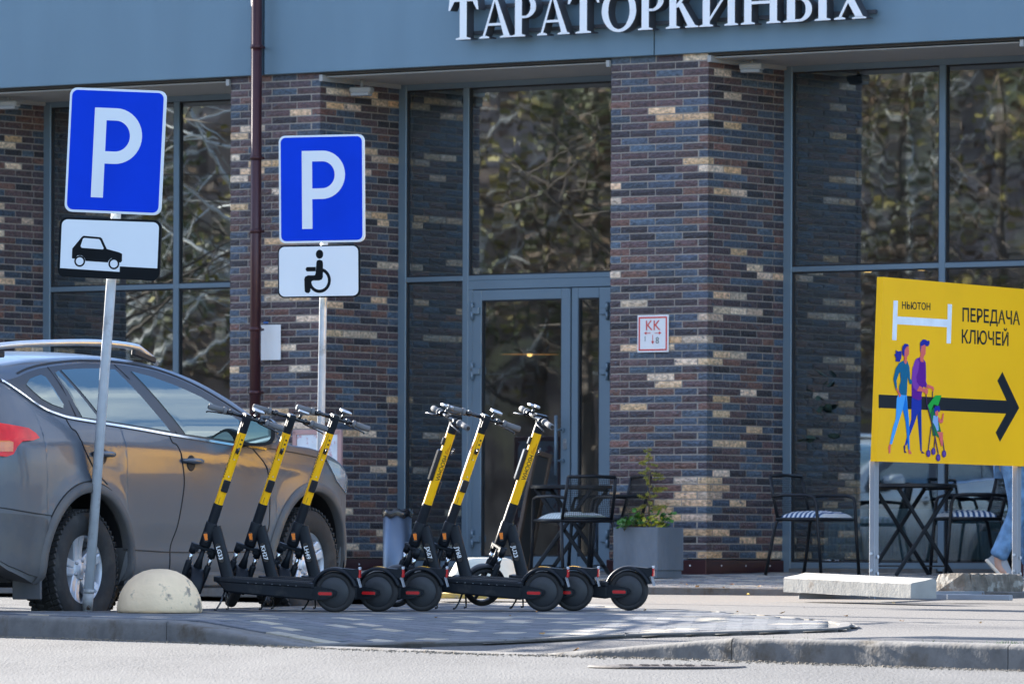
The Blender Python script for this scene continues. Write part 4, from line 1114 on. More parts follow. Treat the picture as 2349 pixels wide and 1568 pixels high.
# farther sign, upright, behind the scooters
D2 = 15400/331.; p2 = at(736, 1020, D2); f2 = Vector((p2.x - .015, D2, G(p2.x, D2)))
S2 = empty('parking_sign', f2, 0, 'blue P sign with wheelchair plate below, on the upright post before the left pier', 'road sign', 'blue parking signs')
t2 = at(743, 600, D2+.05) - f2
MB().tube([(0, 0, -.02), t2, t2*1.12], .0265, 16).obj('pole', m_galv, S2)
c1 = at(737.5, 433, D2-.04) - f2
o, M = sign_panel(S2, 'parking_panel', .612, .745, c1, radians(-.6), radians(-14), m_blue, m_signw)
b = MB(); letterP(b, M @ Matrix.Translation((.015, -.006, 0)), .31, .54, .074, .0014, .0026); b.obj('letter', m_signw, o)
c2 = at(731, 622, D2-.04) - f2
o, M = sign_panel(S2, 'wheelchair_plate', .582, .362, c2, radians(-.6), radians(-12), m_signw, m_signb, rim=.009)
k2 = 1/331.; b = MB()
def pk2(pts): return [((x-731)*k2, -(y-622)*k2) for x, y in pts]
def zP(pts): return pk2([(458.8+x/5.12, 630.8+y/5.12) for x, y in pts])
b.T = M @ Matrix.Translation((*pk2([(733.5, 583)])[0], 0)) @ Matrix.Diagonal((.85, 1, 1, 1)); b.lathe([(0, .0024), (.031, .0024), (.031, .0010)], n=26, smooth=False); b.T = None
b.prism(pk2([(726, 601), (728, 597), (734, 595.5), (740, 598), (741.5, 604), (741, 635), (738.5, 641), (733, 643), (717, 643), (714, 646), (711, 668), (707, 672), (702, 671), (698, 668), (697, 640), (699, 634), (706, 631), (722, 631), (724, 626)]), .0014, .0024, M)
b.prism(pk2([(703, 612), (724, 612), (724, 622), (703, 622), (700, 617)]), .0014, .0024, M)
b.T = M @ Matrix.Translation((*pk2([(733, 643)])[0], 0)) @ Matrix.Diagonal((.93, 1, 1, 1)); b.lathe([(.064, .0018), (.087, .0018)], n=40, smooth=False, a0=-radians(190), a1=radians(88)); b.T = None
b.obj('wheelchair_symbol', m_signb, o)

# ------------------------------------------------------------------ concrete half-spheres
m_conc = mat('painted_concrete', (.84, .62, .39), .8, var=.14, scale=5, bump=.5, bscale=30, second=(.27, .22, .17), smask=(.58, .64), sscale=5)
m_concw = mat('painted_concrete_white', (.62, .62, .54), .8, var=.12, scale=6, bump=.3, bscale=30, second=(.50, .36, .14), smask=(.60, .66), sscale=4)
m_yel0 = mat('worn_yellow_paint', (.62, .40, .10), .8, var=.2, scale=8, bump=.3, second=(.34, .31, .26), smask=(.5, .58), sscale=6)
h0 = groundS(366, 1404)
b = MB(); b.smooth = True; rad_ = .257; prof = [(0, .262), (.05, .2595), (.10, .247), (.15, .221), (.19, .189), (.222, .145), (.243, .10), (.253, .055), (.257, .018), (.25, 0), (0, 0)]
b.lathe(prof, n=64); o = b.obj('concrete_hemisphere', m_conc, None, label='cream concrete half-sphere with scuffs beside the leaning sign post', cat='bollard'); o.location = h0
h1 = groundS(1112, 1372)
B2 = empty('concrete_barrier', h1, radians(8), 'white rounded concrete bollard block with a yellow base behind the right scooters', 'bollard')
b = MB(); P = []
for i in range(25):
    a = 2*pi*i/24; row = []
    for (ex, hgt) in ((.27, .035), (.262, .09), (.235, .17), (.20, .235), (.175, .262), (.14, .272), (0, .274)):
        cx_ = cos(a); sx_ = sin(a); row.append((cx_*ex + (.0)*cx_, sx_*ex*.85, hgt))
    P.append(row)
b.smooth = True; b.grid(P); b.obj('body', m_concw, B2)
b = MB(); b.smooth = False; b.lathe([(0, .04), (.278, .04), (.285, .03), (.285, 0)], n=24); b.box((.0, .0, .018), (.66, .42, .035), .01); b.obj('base', m_yel0, B2)

# ------------------------------------------------------------------ electric scooters (x forward, y left, rear axle above origin)
m_sc = mat('scooter_black', (.008, .011, .016), .5, .0, var=.25, scale=9, spec=.25, second=(.045, .043, .042), smask=(.60, .80), sscale=7)
m_scg = mat('scooter_gloss', (.014, .015, .018), .22, var=.08, coat=.4)
m_yel = mat('scooter_yellow', (1.0, .50, .002), .4, var=.03, spec=.3)
m_tyr = mat('scooter_tyre', (.017, .017, .018), .75, var=.3, scale=20)
m_hub = mat('scooter_hub', (.035, .038, .043), .5, .3, var=.12)
m_grip = mat('grip_grey', (.15, .15, .155), .8, var=.05)
m_or = mat('reflector_orange', (.85, .20, .01), .25, coat=.6); m_rd = mat('reflector_red', (.55, .012, .015), .25, coat=.6)
m_clear = mat('lens_clear', (.6, .62, .65), .12, coat=.8)
m_txt = mat('print_dark', (.03, .025, .01), .6); m_txw = mat('print_white', (.8, .8, .8), .5); m_txr = mat('print_red', (.35, .03, .01), .5)
AX0 = Vector((.905, 0, .1225)); AXT = Vector((.5525, 0, 1.172)); 
ST = Matrix.Translation(AX0 + Vector((0, 0, 0)))
axv = (AXT - AX0).normalized(); AXL = (AXT - AX0).length
# steer frame: origin on axis at the front axle height, local z along the axis, x forward
def steer_matrix(a):
    X = Vector((axv.z, 0, -axv.x)); Y = Vector((0, 1, 0)); R0 = Matrix((X, Y, axv)).transposed().to_4x4(); R0.translation = AX0
    return R0 @ Matrix.Rotation(a, 4, 'Z')
def scooter_wheel(b_t, b_h, motor):
    R = Matrix.Rotation(pi/2, 3, 'X')
    b_t.smooth = True; b_t.lathe([(.092, -.022), (.104, -.028), (.115, -.024), (.1215, -.012), (.1225, 0), (.1215, .012), (.115, .024), (.104, .028), (.092, .022)], n=48, M=R)
    b_h.smooth = False
    if motor:
        b_h.lathe([(0, .030), (.03, .030), (.034, .028), (.066, .028), (.070, .026), (.088, .025), (.093, .02), (.093, -.02), (.088, -.025), (.04, -.028), (0, -.03)], n=44, M=R)
        for i in range(7):
            a = 2*pi*i/7 + .3; ca, sa = cos(a), sin(a)
            b_h.tube([R @ Vector((.064*ca, .064*sa, .0262)), R @ Vector((.064*ca, .064*sa, .0305))], .0042, 8)
            b_h.bar(R @ Vector((.046*ca, .046*sa, .028)), R @ Vector((.060*ca, .060*sa, .028)), .004, .004, up=(0, 1, 0))
    else:
        b_h.lathe([(.093, -.02), (.088, -.01), (.088, .01), (.093, .02)], n=36, M=R)
        b_h.lathe([(0, .028), (.028, .028), (.03, -.028), (0, -.028)], n=20, M=R)
        for i in range(5):
            a = 2*pi*i/5; b_h.bar((.025*cos(a), 0, .025*sin(a)), (.09*cos(a), 0, .09*sin(a)), .018, .02, .004, up=(0, 1, 0))
def arcfender(b, r0, r1, a0, a1, w, n=22, taper=None, c=(0, 0, 0), lift=None):
    P = []
    for i in range(n+1):
        a = radians(a0 + (a1-a0)*i/n); k = (taper(i/n) if taper else 1); lf = (lift(i/n) if lift else 0); ca, sa = cos(a), sin(a); row = []
        for (y, r_) in ((-w*.5*k, r0+lf), (-w*.5*k, (r0+r1)/2+lf*.5), (-w*.42*k, r1-.004+lf), (-w*.2*k, r1+lf), (w*.2*k, r1+lf), (w*.42*k, r1-.004+lf), (w*.5*k, (r0+r1)/2+lf*.5), (w*.5*k, r0+lf)):
            row.append((c[0] + r_*ca, y + c[1], c[2] + r_*sa))
        P.append(row)
    old = b.smooth; b.smooth = True; b.grid(P, wrap=True); b.smooth = False
    b.add(P[0], [tuple(range(8))]); b.add(P[-1], [tuple(range(8))[::-1]]); b.smooth = old
def make_scooter():
    root = empty('electric_scooter', (0, 0, 0)); parts = {}
    def P_(name, b, m, key=None, par=None):
        o = b.obj(name, m, par or root); parts[key or name] = o; return o
    # rear wheel
    wh = bpy.data.objects.new('rear_wheel', None); COL.objects.link(wh); wh.parent = root; wh.location = (0, 0, .1225)
    t, h = MB(), MB(); scooter_wheel(t, h, True); t.obj('tyre', m_tyr, wh); h.obj('motor_hub', m_hub, wh)
    # deck
    b = MB(); P = []
    for x, zt_, zb_2, hw in ((.115, .172, .075, .060), (.13, .176, .072, .078), (.20, .180, .078, .082), (.35, .186, .088, .084), (.55, .194, .102, .084), (.66, .199, .112, .080), (.70, .200, .150, .074), (.745, .203, .182, .050)):
        P.append([(x, -hw*.82, zb_2), (x, -hw*.92, zb_2+.01), (x, -hw*.93, zt_-.03), (x, -hw, zt_-.022), (x, -hw, zt_-.004), (x, -hw*.95, zt_), (x, hw*.95, zt_), (x, hw, zt_-.004), (x, hw, zt_-.022), (x, hw*.93, zt_-.03), (x, hw*.92, zb_2+.01), (x, hw*.82, zb_2)])
    b.grid(P, wrap=True, flip=True); b.add(P[0], [tuple(range(12))]); b.add(P[-1], [tuple(range(12))[::-1]]); P_('deck', b, m_sc)
    b = MB(); 
    for i in range(9): b.bar((.15, -.056+.014*i, .1795), (.66, -.056+.014*i, .2005), .008, .004)
    P_('grip_mat', b, m_tyr)
    b = MB()
    for i in range(7): 
        for sg in (-1, 1): b.box((.22+.05*i, sg*.0845, .160+.002*i), (.003, .002, .003))
    o = P_('deck_screws', b, m_clear); o['kind'] = 'stuff'
    # arms to the rear axle
    for sg in (-1, 1):
        b = MB(); b.prism([(.17, .075), (.17, .150), (.10, .158), (.055, .150), (.02, .145), (-.018, .135), (-.022, .115), (-.01, .100), (.03, .085), (.06, .078)], -.007, .007, Matrix.Translation((0, sg*.052, 0)) @ RX); P_('rear_arm', b, m_sc)
        b = MB(); b.prism([(x+.042, z+.116) for x, z in roundrect(.098, .034, .016)], -.004, .004, Matrix.Translation((0, sg*.0625, 0)) @ RX); o = P_('reflector_housing', b, m_scg)
        b = MB(); b.prism([(x+.044, z+.116) for x, z in roundrect(.084, .018, .008)], -.0015, .0015, Matrix.Translation((0, sg*.068, 0)) @ RX); b.obj('side_reflector', m_rd, o)
    # rear mudguard with lamp
    b = MB(); arcfender(b, .128, .149, -4, 162, .075, 26, taper=lambda t: .9+.25*math.exp(-((t-.8)/.25)**2), c=(0, 0, .1225), lift=lambda t: .02*max(0, t-.35)*(1-t)*4*.3)
    b.T = None; b.prism([(-.045, .268), (-.118, .262), (-.150, .268), (-.152, .236), (-.144, .214), (-.125, .205), (-.10, .235)], -.024, .024, RX)
    b.prism([(.15, .13), (.152, .178), (.16, .182), (.175, .178), (.19, .176), (.19, .13)], -.036, .036, RX)
    P_('rear_mudguard', b, m_sc)
    b = MB(); b.box((-.153, 0, .236), (.012, .036, .05), .004); o = P_('tail_lamp', b, m_rd)
    b = MB(); b.box((-.1535, 0, .268), (.012, .034, .018), .004); b.obj('lamp_cap', m_clear, o)
    b = MB(); b.box((-.152, 0, .183), (.006, .045, .062), .002, Matrix.Rotation(radians(16), 3, 'Y')); P_('rear_reflector_plate', b, mat('plate_grey', (.30, .31, .33), .35, coat=.3))
    b = MB(); b.T = Matrix.Translation((0, 0, .1225)); 
    P2 = []
    for i in range(9):
        a = radians(62+46*i/8); P2.append([(.1515*cos(a)*1.0, y, .1515*sin(a)) for y in (-.022, .022)])
    b.grid(P2); b.T = None; parts['stripe'] = b.obj('yellow_stripe', m_yel, root)
    # neck and head tube
    b = MB(); b.smooth = True; P = []
    n0, n1 = Vector((.668, 0, .190)), Vector((.752, 0, .500)); nd = (n1-n0).normalized(); nx = Vector((nd.z, 0, -nd.x))
    for i in range(7):
        t_ = i/6; c = n0.lerp(n1, t_); wx, wy = .038 - .002*t_, .030 - .004*t_
        P.append([c + nx*wx*(abs(cos(a))**.75)*(1 if cos(a) > 0 else -1) + Vector((0, 1, 0))*wy*(abs(sin(a))**.75)*(1 if sin(a) > 0 else -1) for a in [2*pi*k/24 for k in range(24)]])
    b.grid(P, wrap=True)
    ht0, ht1 = AX0 + axv*.275, AX0 + axv*.425
    b.tube([ht0, ht0+axv*.006, ht1-axv*.006, ht1], [.032, .036, .036, .033], 28); P_('frame_neck', b, m_sc)
    for sg in (-1, 1):
        c = AX0 + axv*.335; M = Matrix.Translation((c.x+.0, sg*.036, c.z)) @ RX @ Matrix.Rotation(radians(-6), 4, 'Z')
        b = MB(); b.prism(roundrect(.027, .062, .011), -.004, .004, M); o = P_('reflector_mount', b, m_scg)
        b = MB(); b.prism([(-.010, -.019), (.006, -.019), (.011, .017), (.008, .020), (-.010, .020), (-.012, .017)], -.0065, .0065, M); b.obj('orange_reflector', m_or, o)
    # code panel on the neck, left side
    cM = Matrix.Translation((.712, .0335, .345)) @ Matrix.Rotation(pi, 4, 'Z') @ RX @ Matrix.Rotation(radians(15.2), 4, 'Z')
    b = MB(); b.prism(roundrect(.034, .118, .016), -.003, .0005, cM); P_('code_panel', b, m_scg); parts['cM'] = cM
    # stand
    b = MB(); b.box((.665, .0, .135), (.05, .07, .05), .006); P_('stand_mount', b, m_sc)
    for (yy, xo) in ((.085, .045), (-.02, .0)):
        b = MB(); b.tube([(.672, yy*.3+.015, .125), (.672+xo*.6, yy*.8, .04), (.672+xo, yy, .006), (.672+xo+.012, yy+.006, .004)], [.007, .006, .006, .007], 8); P_('stand_leg', b, m_scg)
    # ---- steered parts, geometry in the steer frame
    st_ = []
    def S_(name, b, m, par=None):
        o = b.obj(name, m, par or root); 
        if par is None: st_.append(o)
        return o
    b = MB(); b.tube([(0, 0, .43), (0, 0, .50)], .0305, 28); S_('stem_sleeve', b, m_sc) if False else None
    def oval(z0, z1, rx, ry, m, nm, n=28, e=.85):
        b = MB(); b.smooth = True; P = [[(rx*(abs(cos(a))**e)*(1 if cos(a) > 0 else -1), ry*(abs(sin(a))**e)*(1 if sin(a) > 0 else -1), z) for a in [2*pi*k/n for k in range(n)]] for z in (z0, z0+.002, z1-.002, z1)]
        b.grid(P, wrap=True); b.smooth = False; b.add(P[0], [tuple(range(n))[::-1]]); b.add(P[-1], [tuple(range(n))]); return S_(nm, b, m)
    oval(.425, .545, .030, .029, m_sc, 'stem_sleeve'); oval(.545, 1.003, .0275, .0255, m_yel, 'stem_tube')
    oval(1.003, 1.115, .0285, .0265, m_sc, 'stem_head')
    b = MB(); b.prism([(-.032, 1.10), (-.030, 1.116), (.0, 1.119), (.055, 1.112), (.072, 1.100), (.06, 1.085), (.03, 1.075), (.02, 1.04), (-.03, 1.04)], -.020, .020, RX); S_('handlebar_clamp', b, m_sc)
    b = MB(); b.prism([(-.026, 1.117), (.05, 1.1145), (.05, 1.118), (-.026, 1.1205)], -.017, .017, RX); S_('display', b, m_scg)
    b = MB(); pts = [(.055 - .012*abs(y/.12), y, 1.094 + .0*abs(y)) for y in (-.12, -.06, 0, .06, .12)]; b.tube(pts, .0125, 14); b.tube([(.043, .12, 1.094), (.035, .23, 1.092)], .011, 12); b.tube([(.043, -.12, 1.094), (.035, -.23, 1.092)], .011, 12); S_('handlebar', b, m_scg)
    for sg in (-1, 1):
        b = MB(); b.tube([(.043, sg*.127, 1.094), (.0425, sg*.13, 1.094), (.0425, sg*.145, 1.094), (.042, sg*.148, 1.094)], [.018, .0225, .0225, .0185], 16); b.tube([(.042, sg*.146, 1.094), (.036, sg*.238, 1.092), (.036, sg*.241, 1.092)], [.0175, .0185, .0165], 16); o = S_('grip', b, m_grip)
        c_ = MB(); c_.tube([(.036, sg*.240, 1.092), (.036, sg*.243, 1.092)], .012, 12); c_.obj('grip_cap', m_scg, o)
        b = MB(); b.tube([(.05, sg*.085, 1.094), (.05, sg*.105, 1.094)], .0185, 14); b.bar((.05, sg*.105, 1.09), (.075, sg*.112, 1.078), .016, .016, .003); b.tube([(.075, sg*.10, 1.078), (.088, sg*.13, 1.070), (.086, sg*.19, 1.062), (.082, sg*.225, 1.056), (.078, sg*.232, 1.050)], [.007, .005, .0045, .005, .006], 8); S_('brake_lever', b, m_scg)
    # phone holder: two short bars on a pivot
    b = MB(); b.tube([(.045, -.055, 1.10), (.045, -.06, 1.135)], .009, 10); S_('phone_holder', b, m_scg)
    hld = st_[-1]
    for dx in (-.018, .022):
        b = MB(); b.tube([(.045+dx, -.10, 1.148), (.045+dx, -.098, 1.148), (.045+dx, -.035, 1.152), (.045+dx, -.033, 1.152)], [.006, .010, .010, .006], 10); b.obj('holder_bar', m_brush, hld)
    # bell, hook, clip, lock box, holes and screws
    b = MB(); b.tube([(-.029, 0, .885), (-.05, .0, .878), (-.056, 0, .895), (-.054, 0, .915)], .006, 8); b.box((-.030, 0, .89), (.012, .02, .03), .003); S_('bag_hook', b, m_scg)
    b = MB(); b.box((-.0305, .0, .665), (.016, .042, .075), .005); S_('seat_clip', b, m_scg)
    b = MB(); b.box((.036, 0, .79), (.03, .034, .20), .010); S_('lock_box', b, m_scg)
    b = MB(); b.box((.033, 0, .945), (.02, .022, .05), .005); S_('cable_clip', b, m_scg)
    b = MB()
    for z in (.962, .935): b.box((-.0278, -.006, z), (.003, .011, .010), .001)
    b.box((-.0279, .010, .91), (.001, .0015, .16)); b.box((-.0279, .009, .57), (.001, .0018, .04)); S_('stem_slots', b, m_txt); st_[-1]['kind'] = 'stuff'
    b = MB()
    for z in (.835, .725): b.lathe([(0, .002), (.0035, .001), (.004, 0)], (-.028, 0, z), 8, Matrix.Rotation(-pi/2, 3, 'Y'))
    S_('screws', b, m_clear); st_[-1]['kind'] = 'stuff'
    # lettering up the stem, left side, and small badge
    me = textmesh('WHOOSH', .036, .98, bold=.0006); 
    def wrap(me, z0, mt, ang0=pi/2, rx=.0275, ry=.0255):
        bm_ = bmesh.new(); bm_.from_mesh(me); bmesh.ops.triangulate(bm_, faces=bm_.faces[:])
        for _ in range(3):
            bmesh.ops.subdivide_edges(bm_, edges=[e for e in bm_.edges if e.calc_length() > .004], cuts=1); bmesh.ops.triangulate(bm_, faces=bm_.faces[:])
        bm_.to_mesh(me); bm_.free()
        for v in me.vertices:
            a = v.co.x; c = v.co.y - .013      # a runs up the stem; c runs across, letter tops towards the front
            ph = ang0 - c/.0265; e = .85
            v.co = ((rx+.0007)*(abs(cos(ph))**e)*(1 if cos(ph) > 0 else -1), (ry+.0007)*(abs(sin(ph))**e)*(1 if sin(ph) > 0 else -1), z0 + a)
        me.materials.append(mt); o = link('lettering', me, root); st_.append(o)
    wrap(me, .785, m_txt)
    b = MB()
    for y_, z0_, z1_ in ((-.008, .875, .895), (0, .873, .915), (.008, .872, .942)):
        ph = pi/2 + y_/.0265; b.bar((.0285*cos(ph), .0265*sin(ph), z0_), (.0285*cos(ph), .0265*sin(ph), z1_), .003, .0012)
    S_('badge', b, m_txr)
    # fork
    b = MB(); b.box((0, 0, .262), (.045, .150, .022), .008)
    for sg in (-1, 1): b.tube([(0, sg*.062, .215), (0, sg*.062, .275)], .0215, 16); b.box((0, sg*.045, .250), (.04, .03, .04), .01)
    S_('fork_crown', b, m_sc)
    for sg in (-1, 1):
        b = MB(); b.tube([(0, sg*.062, .145), (0, sg*.062, .225)], .013, 14); S_('fork_tube', b, mat('fork_steel', (.55, .57, .6), .15, 1.0))
        b = MB(); b.tube([(0, sg*.062, .165), (0, sg*.062, .155), (.004, sg*.062, .10), (.012, sg*.060, .02), (.014, sg*.058, -.012)], [.017, .0195, .0185, .017, .018], 14); b.prism(roundrect(.036, .06, .014, cx=.014, cy=.002), -.008, .008, Matrix.Translation((0, sg*.056, 0)) @ RX); S_('fork_leg', b, m_sc)
    wh = bpy.data.objects.new('front_wheel', None); COL.objects.link(wh); wh.parent = root; st_.append(wh); wh['off'] = (.018, 0, .0)
    t, h = MB(), MB(); t.T = h.T = Matrix.Translation((.018, 0, 0)); scooter_wheel(t, h, False); t.obj('tyre', m_tyr, wh); h.obj('wheel_hub', m_hub, wh)
    b = MB(); arcfender(b, .127, .142, 25, 178, .078, 24, taper=lambda t: 1.0 - .35*max(0, .25-t)/.25, c=(.018, 0, 0)); b.tube([(.0, 0, .13), (.0, 0, .20), (0, 0, .255)], [.03, .016, .014], 12); S_('front_mudguard', b, m_sc)
    for o in st_: o['steered'] = True
    return root, parts, st_
scR, scP, scS = make_scooter()
CODES = {}
def code_mesh(t):
    me = textmesh(t, .036, 1.05, bold=.0007)
    me.transform(scP['cM'] @ Matrix.Translation((0, 0, .0012)) @ Matrix.Rotation(-pi/2, 4, 'Z') @ Matrix.Translation((0, -.0125, 0))); me.materials.append(m_txw); return me
scs = [(768, 1403.5, -62, 'LG33', 0, 3, 'yellow-stemmed scooter marked LG33, leftmost of all six, front wheel behind the concrete half-sphere'),
       (868, 1402, -64, 'KH27', 1, 3, 'yellow-stemmed scooter marked KH27, middle one of the left three'),
       (968, 1401.4, -62, 'LH49', 1, 3, 'yellow-stemmed scooter marked LH49, rightmost of the left three, before the grey sign post'),
       (1246, 1401.5, 43, 'JX67', 1, 3.5, 'yellow-stemmed scooter marked JX67, leftmost stem of the right three, handlebar turned towards the viewer'),
       (1315, 1400.3, -62, 'JY68', 1, 3.5, 'yellow-stemmed scooter marked JY68, middle stem of the right three'),
       (1442, 1399, 40, 'JU23', 0, 3, 'yellow-stemmed scooter marked JU23, rightmost of all six, beside the cafe chair')]
def steer(o, a):
    o.matrix_basis = steer_matrix(a)
first = True
for px, py, sa, code, stripe, lean, lab in scs:
    p = groundS(px, py)
    r = scR if first else copy_tree(scR)
    yaw = pi - radians(13 + {'LG33': 0, 'KH27': 1.5, 'LH49': -1, 'JX67': 1, 'JY68': -1.5, 'JU23': 2}[code])
    r.matrix_basis = Matrix.Translation(p) @ Matrix.Rotation(yaw, 4, 'Z') @ Matrix.Rotation(-radians(lean), 4, 'X') @ Matrix.Rotation(-radians(1.0), 4, 'Y')
    tag(r, lab, 'scooter', 'rental scooters parked in two rows')
    for ch in r.children:
        if ch.get('steered'): steer(ch, radians(sa) if True else 0)
    first = False
# codes and stripes per scooter
allr = [o for o in COL.objects if o.name.startswith('electric_scooter')]
for r, s_ in zip(allr, scs):
    link('code_lettering', code_mesh(s_[3]), r)
    for ch in list(r.children):
        if ch.name.startswith('yellow_stripe') and not s_[4]: bpy.data.objects.remove(ch)

# ------------------------------------------------------------------ yellow direction board on posts
m_byel = mat('board_yellow', (1.0, .52, .003), .45, var=.06, scale=1.5, spec=.25)
m_bink = mat('board_ink', (.008, .012, .018), .5, spec=.2)
BA = radians(60); bu = Vector((cos(BA), sin(BA), 0)); bn = Vector((sin(BA), -cos(BA), 0))
BP = at(2003, 1060, 43.7); BP.z = 0
lean = .02
def on_board(px, py, off=0.0):
    p = on_plane(px, py, BP, bn); d = p - BP
    return d.dot(bu), d.z
B0 = Vector((BP.x, BP.y, G(BP.x, BP.y)))
BRD = empty('direction_board', B0, BA, 'large yellow board with black arrow, walking couple and Cyrillic lettering, on grey posts', 'sign')
def BL(px, py): t, z = on_board(px, py); return t, z - B0.z
BM = RX      # local x along the board, local z up, local -y towards the viewer
tl = BL(2026, 636); bl_ = BL(2011, 1056); tr = BL(2349, 662); br = BL(2349, 1070)
W_ = 2.62; zt_ = (tl[1] + tr[1])/2; zb2 = (bl_[1] + br[1])/2; x0 = (tl[0]+bl_[0])/2
sh = (tl[0]-bl_[0])/2
b = MB(); b.prism([(x0-sh, zb2), (x0-sh+W_, zb2), (x0+sh+W_, zt_), (x0+sh, zt_)], 0.0, -.045, BM)
face = b.obj('panel', m_byel, BRD)
def bflat(name, pts, mt, lay=1, par=None):
    b = MB(); b.prism([BL(*p) for p in pts], 0.0006*lay, 0.0006*lay+.0004, BM); return b.obj(name, mt, par or face)
def z7(pts): return [(1949.9+x/5.885, 630.8+y/5.885) for x, y in pts]
def z8(pts): return [(1949.9+x/5.885, 831.6+y/5.885) for x, y in pts]
bflat('arrow', z8([(385, 428), (2112, 510), (1988, 243), (2056, 122), (2283, 607), (2022, 1066), (1965, 940), (2106, 686), (385, 607)]), m_bink)
b = MB(); ya, yb = BL(2003, 905)[1], BL(2002, 936)[1]; b.box((x0-.002, .0225, (ya+yb)/2), (.006, .046, ya-yb)); b.obj('arrow_edge', m_bink, face)
bflat('bracket_logo', z7([(585, 343), (645, 345), (638, 556), (1315, 598), (1318, 390), (1376, 394), (1359, 921), (1301, 920), (1308, 702), (634, 662), (626, 880), (567, 876)]), mat('board_white', (.78, .82, .85), .5, spec=.2))
def btext(body, pa, pb_, hpx):
    # pa, pb: baseline start and end (picture px); hpx: cap height in px
    a, c = BL(*pa), BL(*pb_); hgt = abs(BL(pa[0], pa[1]-hpx)[1]-a[1]); me = textmesh(body, 1.0, 1.0, 'LEFT', bold=.016)
    xs_ = [v.co.x for v in me.vertices]; ys_ = [v.co.y for v in me.vertices if True]
    cap = .73; wd = max(xs_)-min(xs_); sx = (c[0]-a[0])/wd; sz = hgt/cap; mn = min(xs_)
    for v in me.vertices: v.co = (a[0]+(v.co.x-mn)*sx, -.0012, a[1]+v.co.y*sz + (c[1]-a[1])*(v.co.x-mn)/wd)
    me.materials.append(m_bink); return link('lettering', me, face)
btext('НЬЮТОН', z7([(700, 452)])[0], z7([(1083, 472)])[0], 16.3)
btext('ПЕРЕДАЧА', z7([(1516, 622)])[0], z7([(2292, 670)])[0], 31)
btext('КЛЮЧЕЙ', z7([(1507, 915)])[0], z7([(2138, 953)])[0], 31)
cm = lambda n, c: mat('print_'+n, c, .5, var=.02, spec=.2)
skin, navy, teal, purp, purd, sky_, skb, bl1, bl2 = cm('skin', (.75, .14, .12)), cm('navy', (.01, .02, .30)), cm('teal', (.0, .13, .25)), cm('purple', (.22, .04, .36)), cm('plum', (.12, .005, .26)), cm('sky', (.06, .36, .80)), cm('azure', (.0, .18, .62)), cm('blue', (.005, .03, .34)), cm('deep', (.0, .03, .25))
shoe_, grn, grd, whel, whel2 = cm('shoe', (.06, .02, .10)), cm('green', (.01, .38, .05)), cm('darkgreen', (.0, .17, .05)), cm('wheel', (.07, .03, .22)), cm('wheelhub', (.12, .06, .33))
PR = bpy.data.objects.new('printed_family', None); COL.objects.link(PR); PR.parent = BRD
def fig(name, pts, m_, lay): return bflat(name, pts, m_, lay, PR)
fig('trousers', z8([(830, 470), (962, 500), (960, 690), (966, 1190), (948, 1190), (905, 690), (880, 780), (800, 990), (760, 1115), (738, 1105), (825, 760)]), bl1, 2)
fig('trouser_leg', z8([(905, 700), (960, 620), (966, 1190), (950, 1190)]), bl2, 3)
fig('jumper', z7([(940, 1105), (985, 1125), (1018, 1180), (1022, 1350), (1020, 1430), (1035, 1470), (1020, 1520), (985, 1500), (960, 1620), (966, 1670), (920, 1690), (830, 1650), (828, 1400), (840, 1250), (880, 1140)]), purd, 4)
fig('sleeve', z7([(905, 1112), (930, 1180), (915, 1290), (890, 1370), (895, 1440), (932, 1500), (895, 1560), (850, 1520), (826, 1420), (838, 1260), (868, 1160)]), purp, 5)
fig('face', z7([(950, 950), (1000, 930), (1018, 960), (1015, 1060), (990, 1100), (985, 1175), (945, 1165), (940, 1110), (950, 1060), (940, 1010)]), skin, 5)
fig('hair', z7([(945, 1040), (940, 910), (975, 868), (1010, 868), (1045, 890), (1062, 878), (1070, 920), (1048, 960), (1020, 955), (995, 935), (970, 955), (958, 950)]), navy, 6)
fig('hands', z8([(932, 310), (985, 345), (1040, 345), (1045, 400), (1028, 435), (990, 395), (895, 380)]), skin, 7)
fig('hands', z8([(1040, 292), (1115, 320), (1128, 350), (1115, 400), (1100, 350), (1020, 335)]), skin, 7)
fig('shoe', z8([(735, 1105), (745, 1115), (742, 1185), (765, 1215), (728, 1215), (718, 1125)]), shoe_, 3); fig('shoe', z8([(960, 1190), (975, 1195), (1008, 1222), (960, 1222)]), shoe_, 3)
fig('trousers', z8([(660, 395), (758, 420), (775, 620), (790, 750), (800, 1170), (780, 1170), (745, 800), (708, 625), (650, 800), (560, 1100), (530, 1095), (575, 870), (612, 760), (625, 480)]), sky_, 5)
fig('trouser_leg', z8([(745, 440), (775, 620), (800, 1170), (780, 1170), (745, 800), (708, 620)]), skb, 6)
fig('top', z7([(720, 1150), (765, 1155), (795, 1240), (805, 1400), (830, 1420), (830, 1470), (800, 1465), (770, 1370), (758, 1620), (700, 1615), (660, 1600), (657, 1500), (680, 1430), (670, 1300), (655, 1320), (620, 1420), (628, 1545), (612, 1550), (578, 1400), (610, 1260), (660, 1180)]), teal, 7)
fig('face', z7([(730, 990), (780, 950), (788, 1010), (785, 1070), (760, 1105), (758, 1185), (740, 1200), (722, 1180), (725, 1100)]), skin, 8)
fig('hair', z7([(700, 960), (730, 925), (770, 928), (788, 955), (750, 965), (728, 1010), (722, 1100), (700, 1070), (695, 1000)]), navy, 9)
fig('ponytail', z7([(610, 1010), (640, 1030), (685, 1020), (690, 1060), (680, 1130), (660, 1170), (640, 1165), (605, 1160), (615, 1120), (590, 1065), (612, 1060)]), navy, 8)
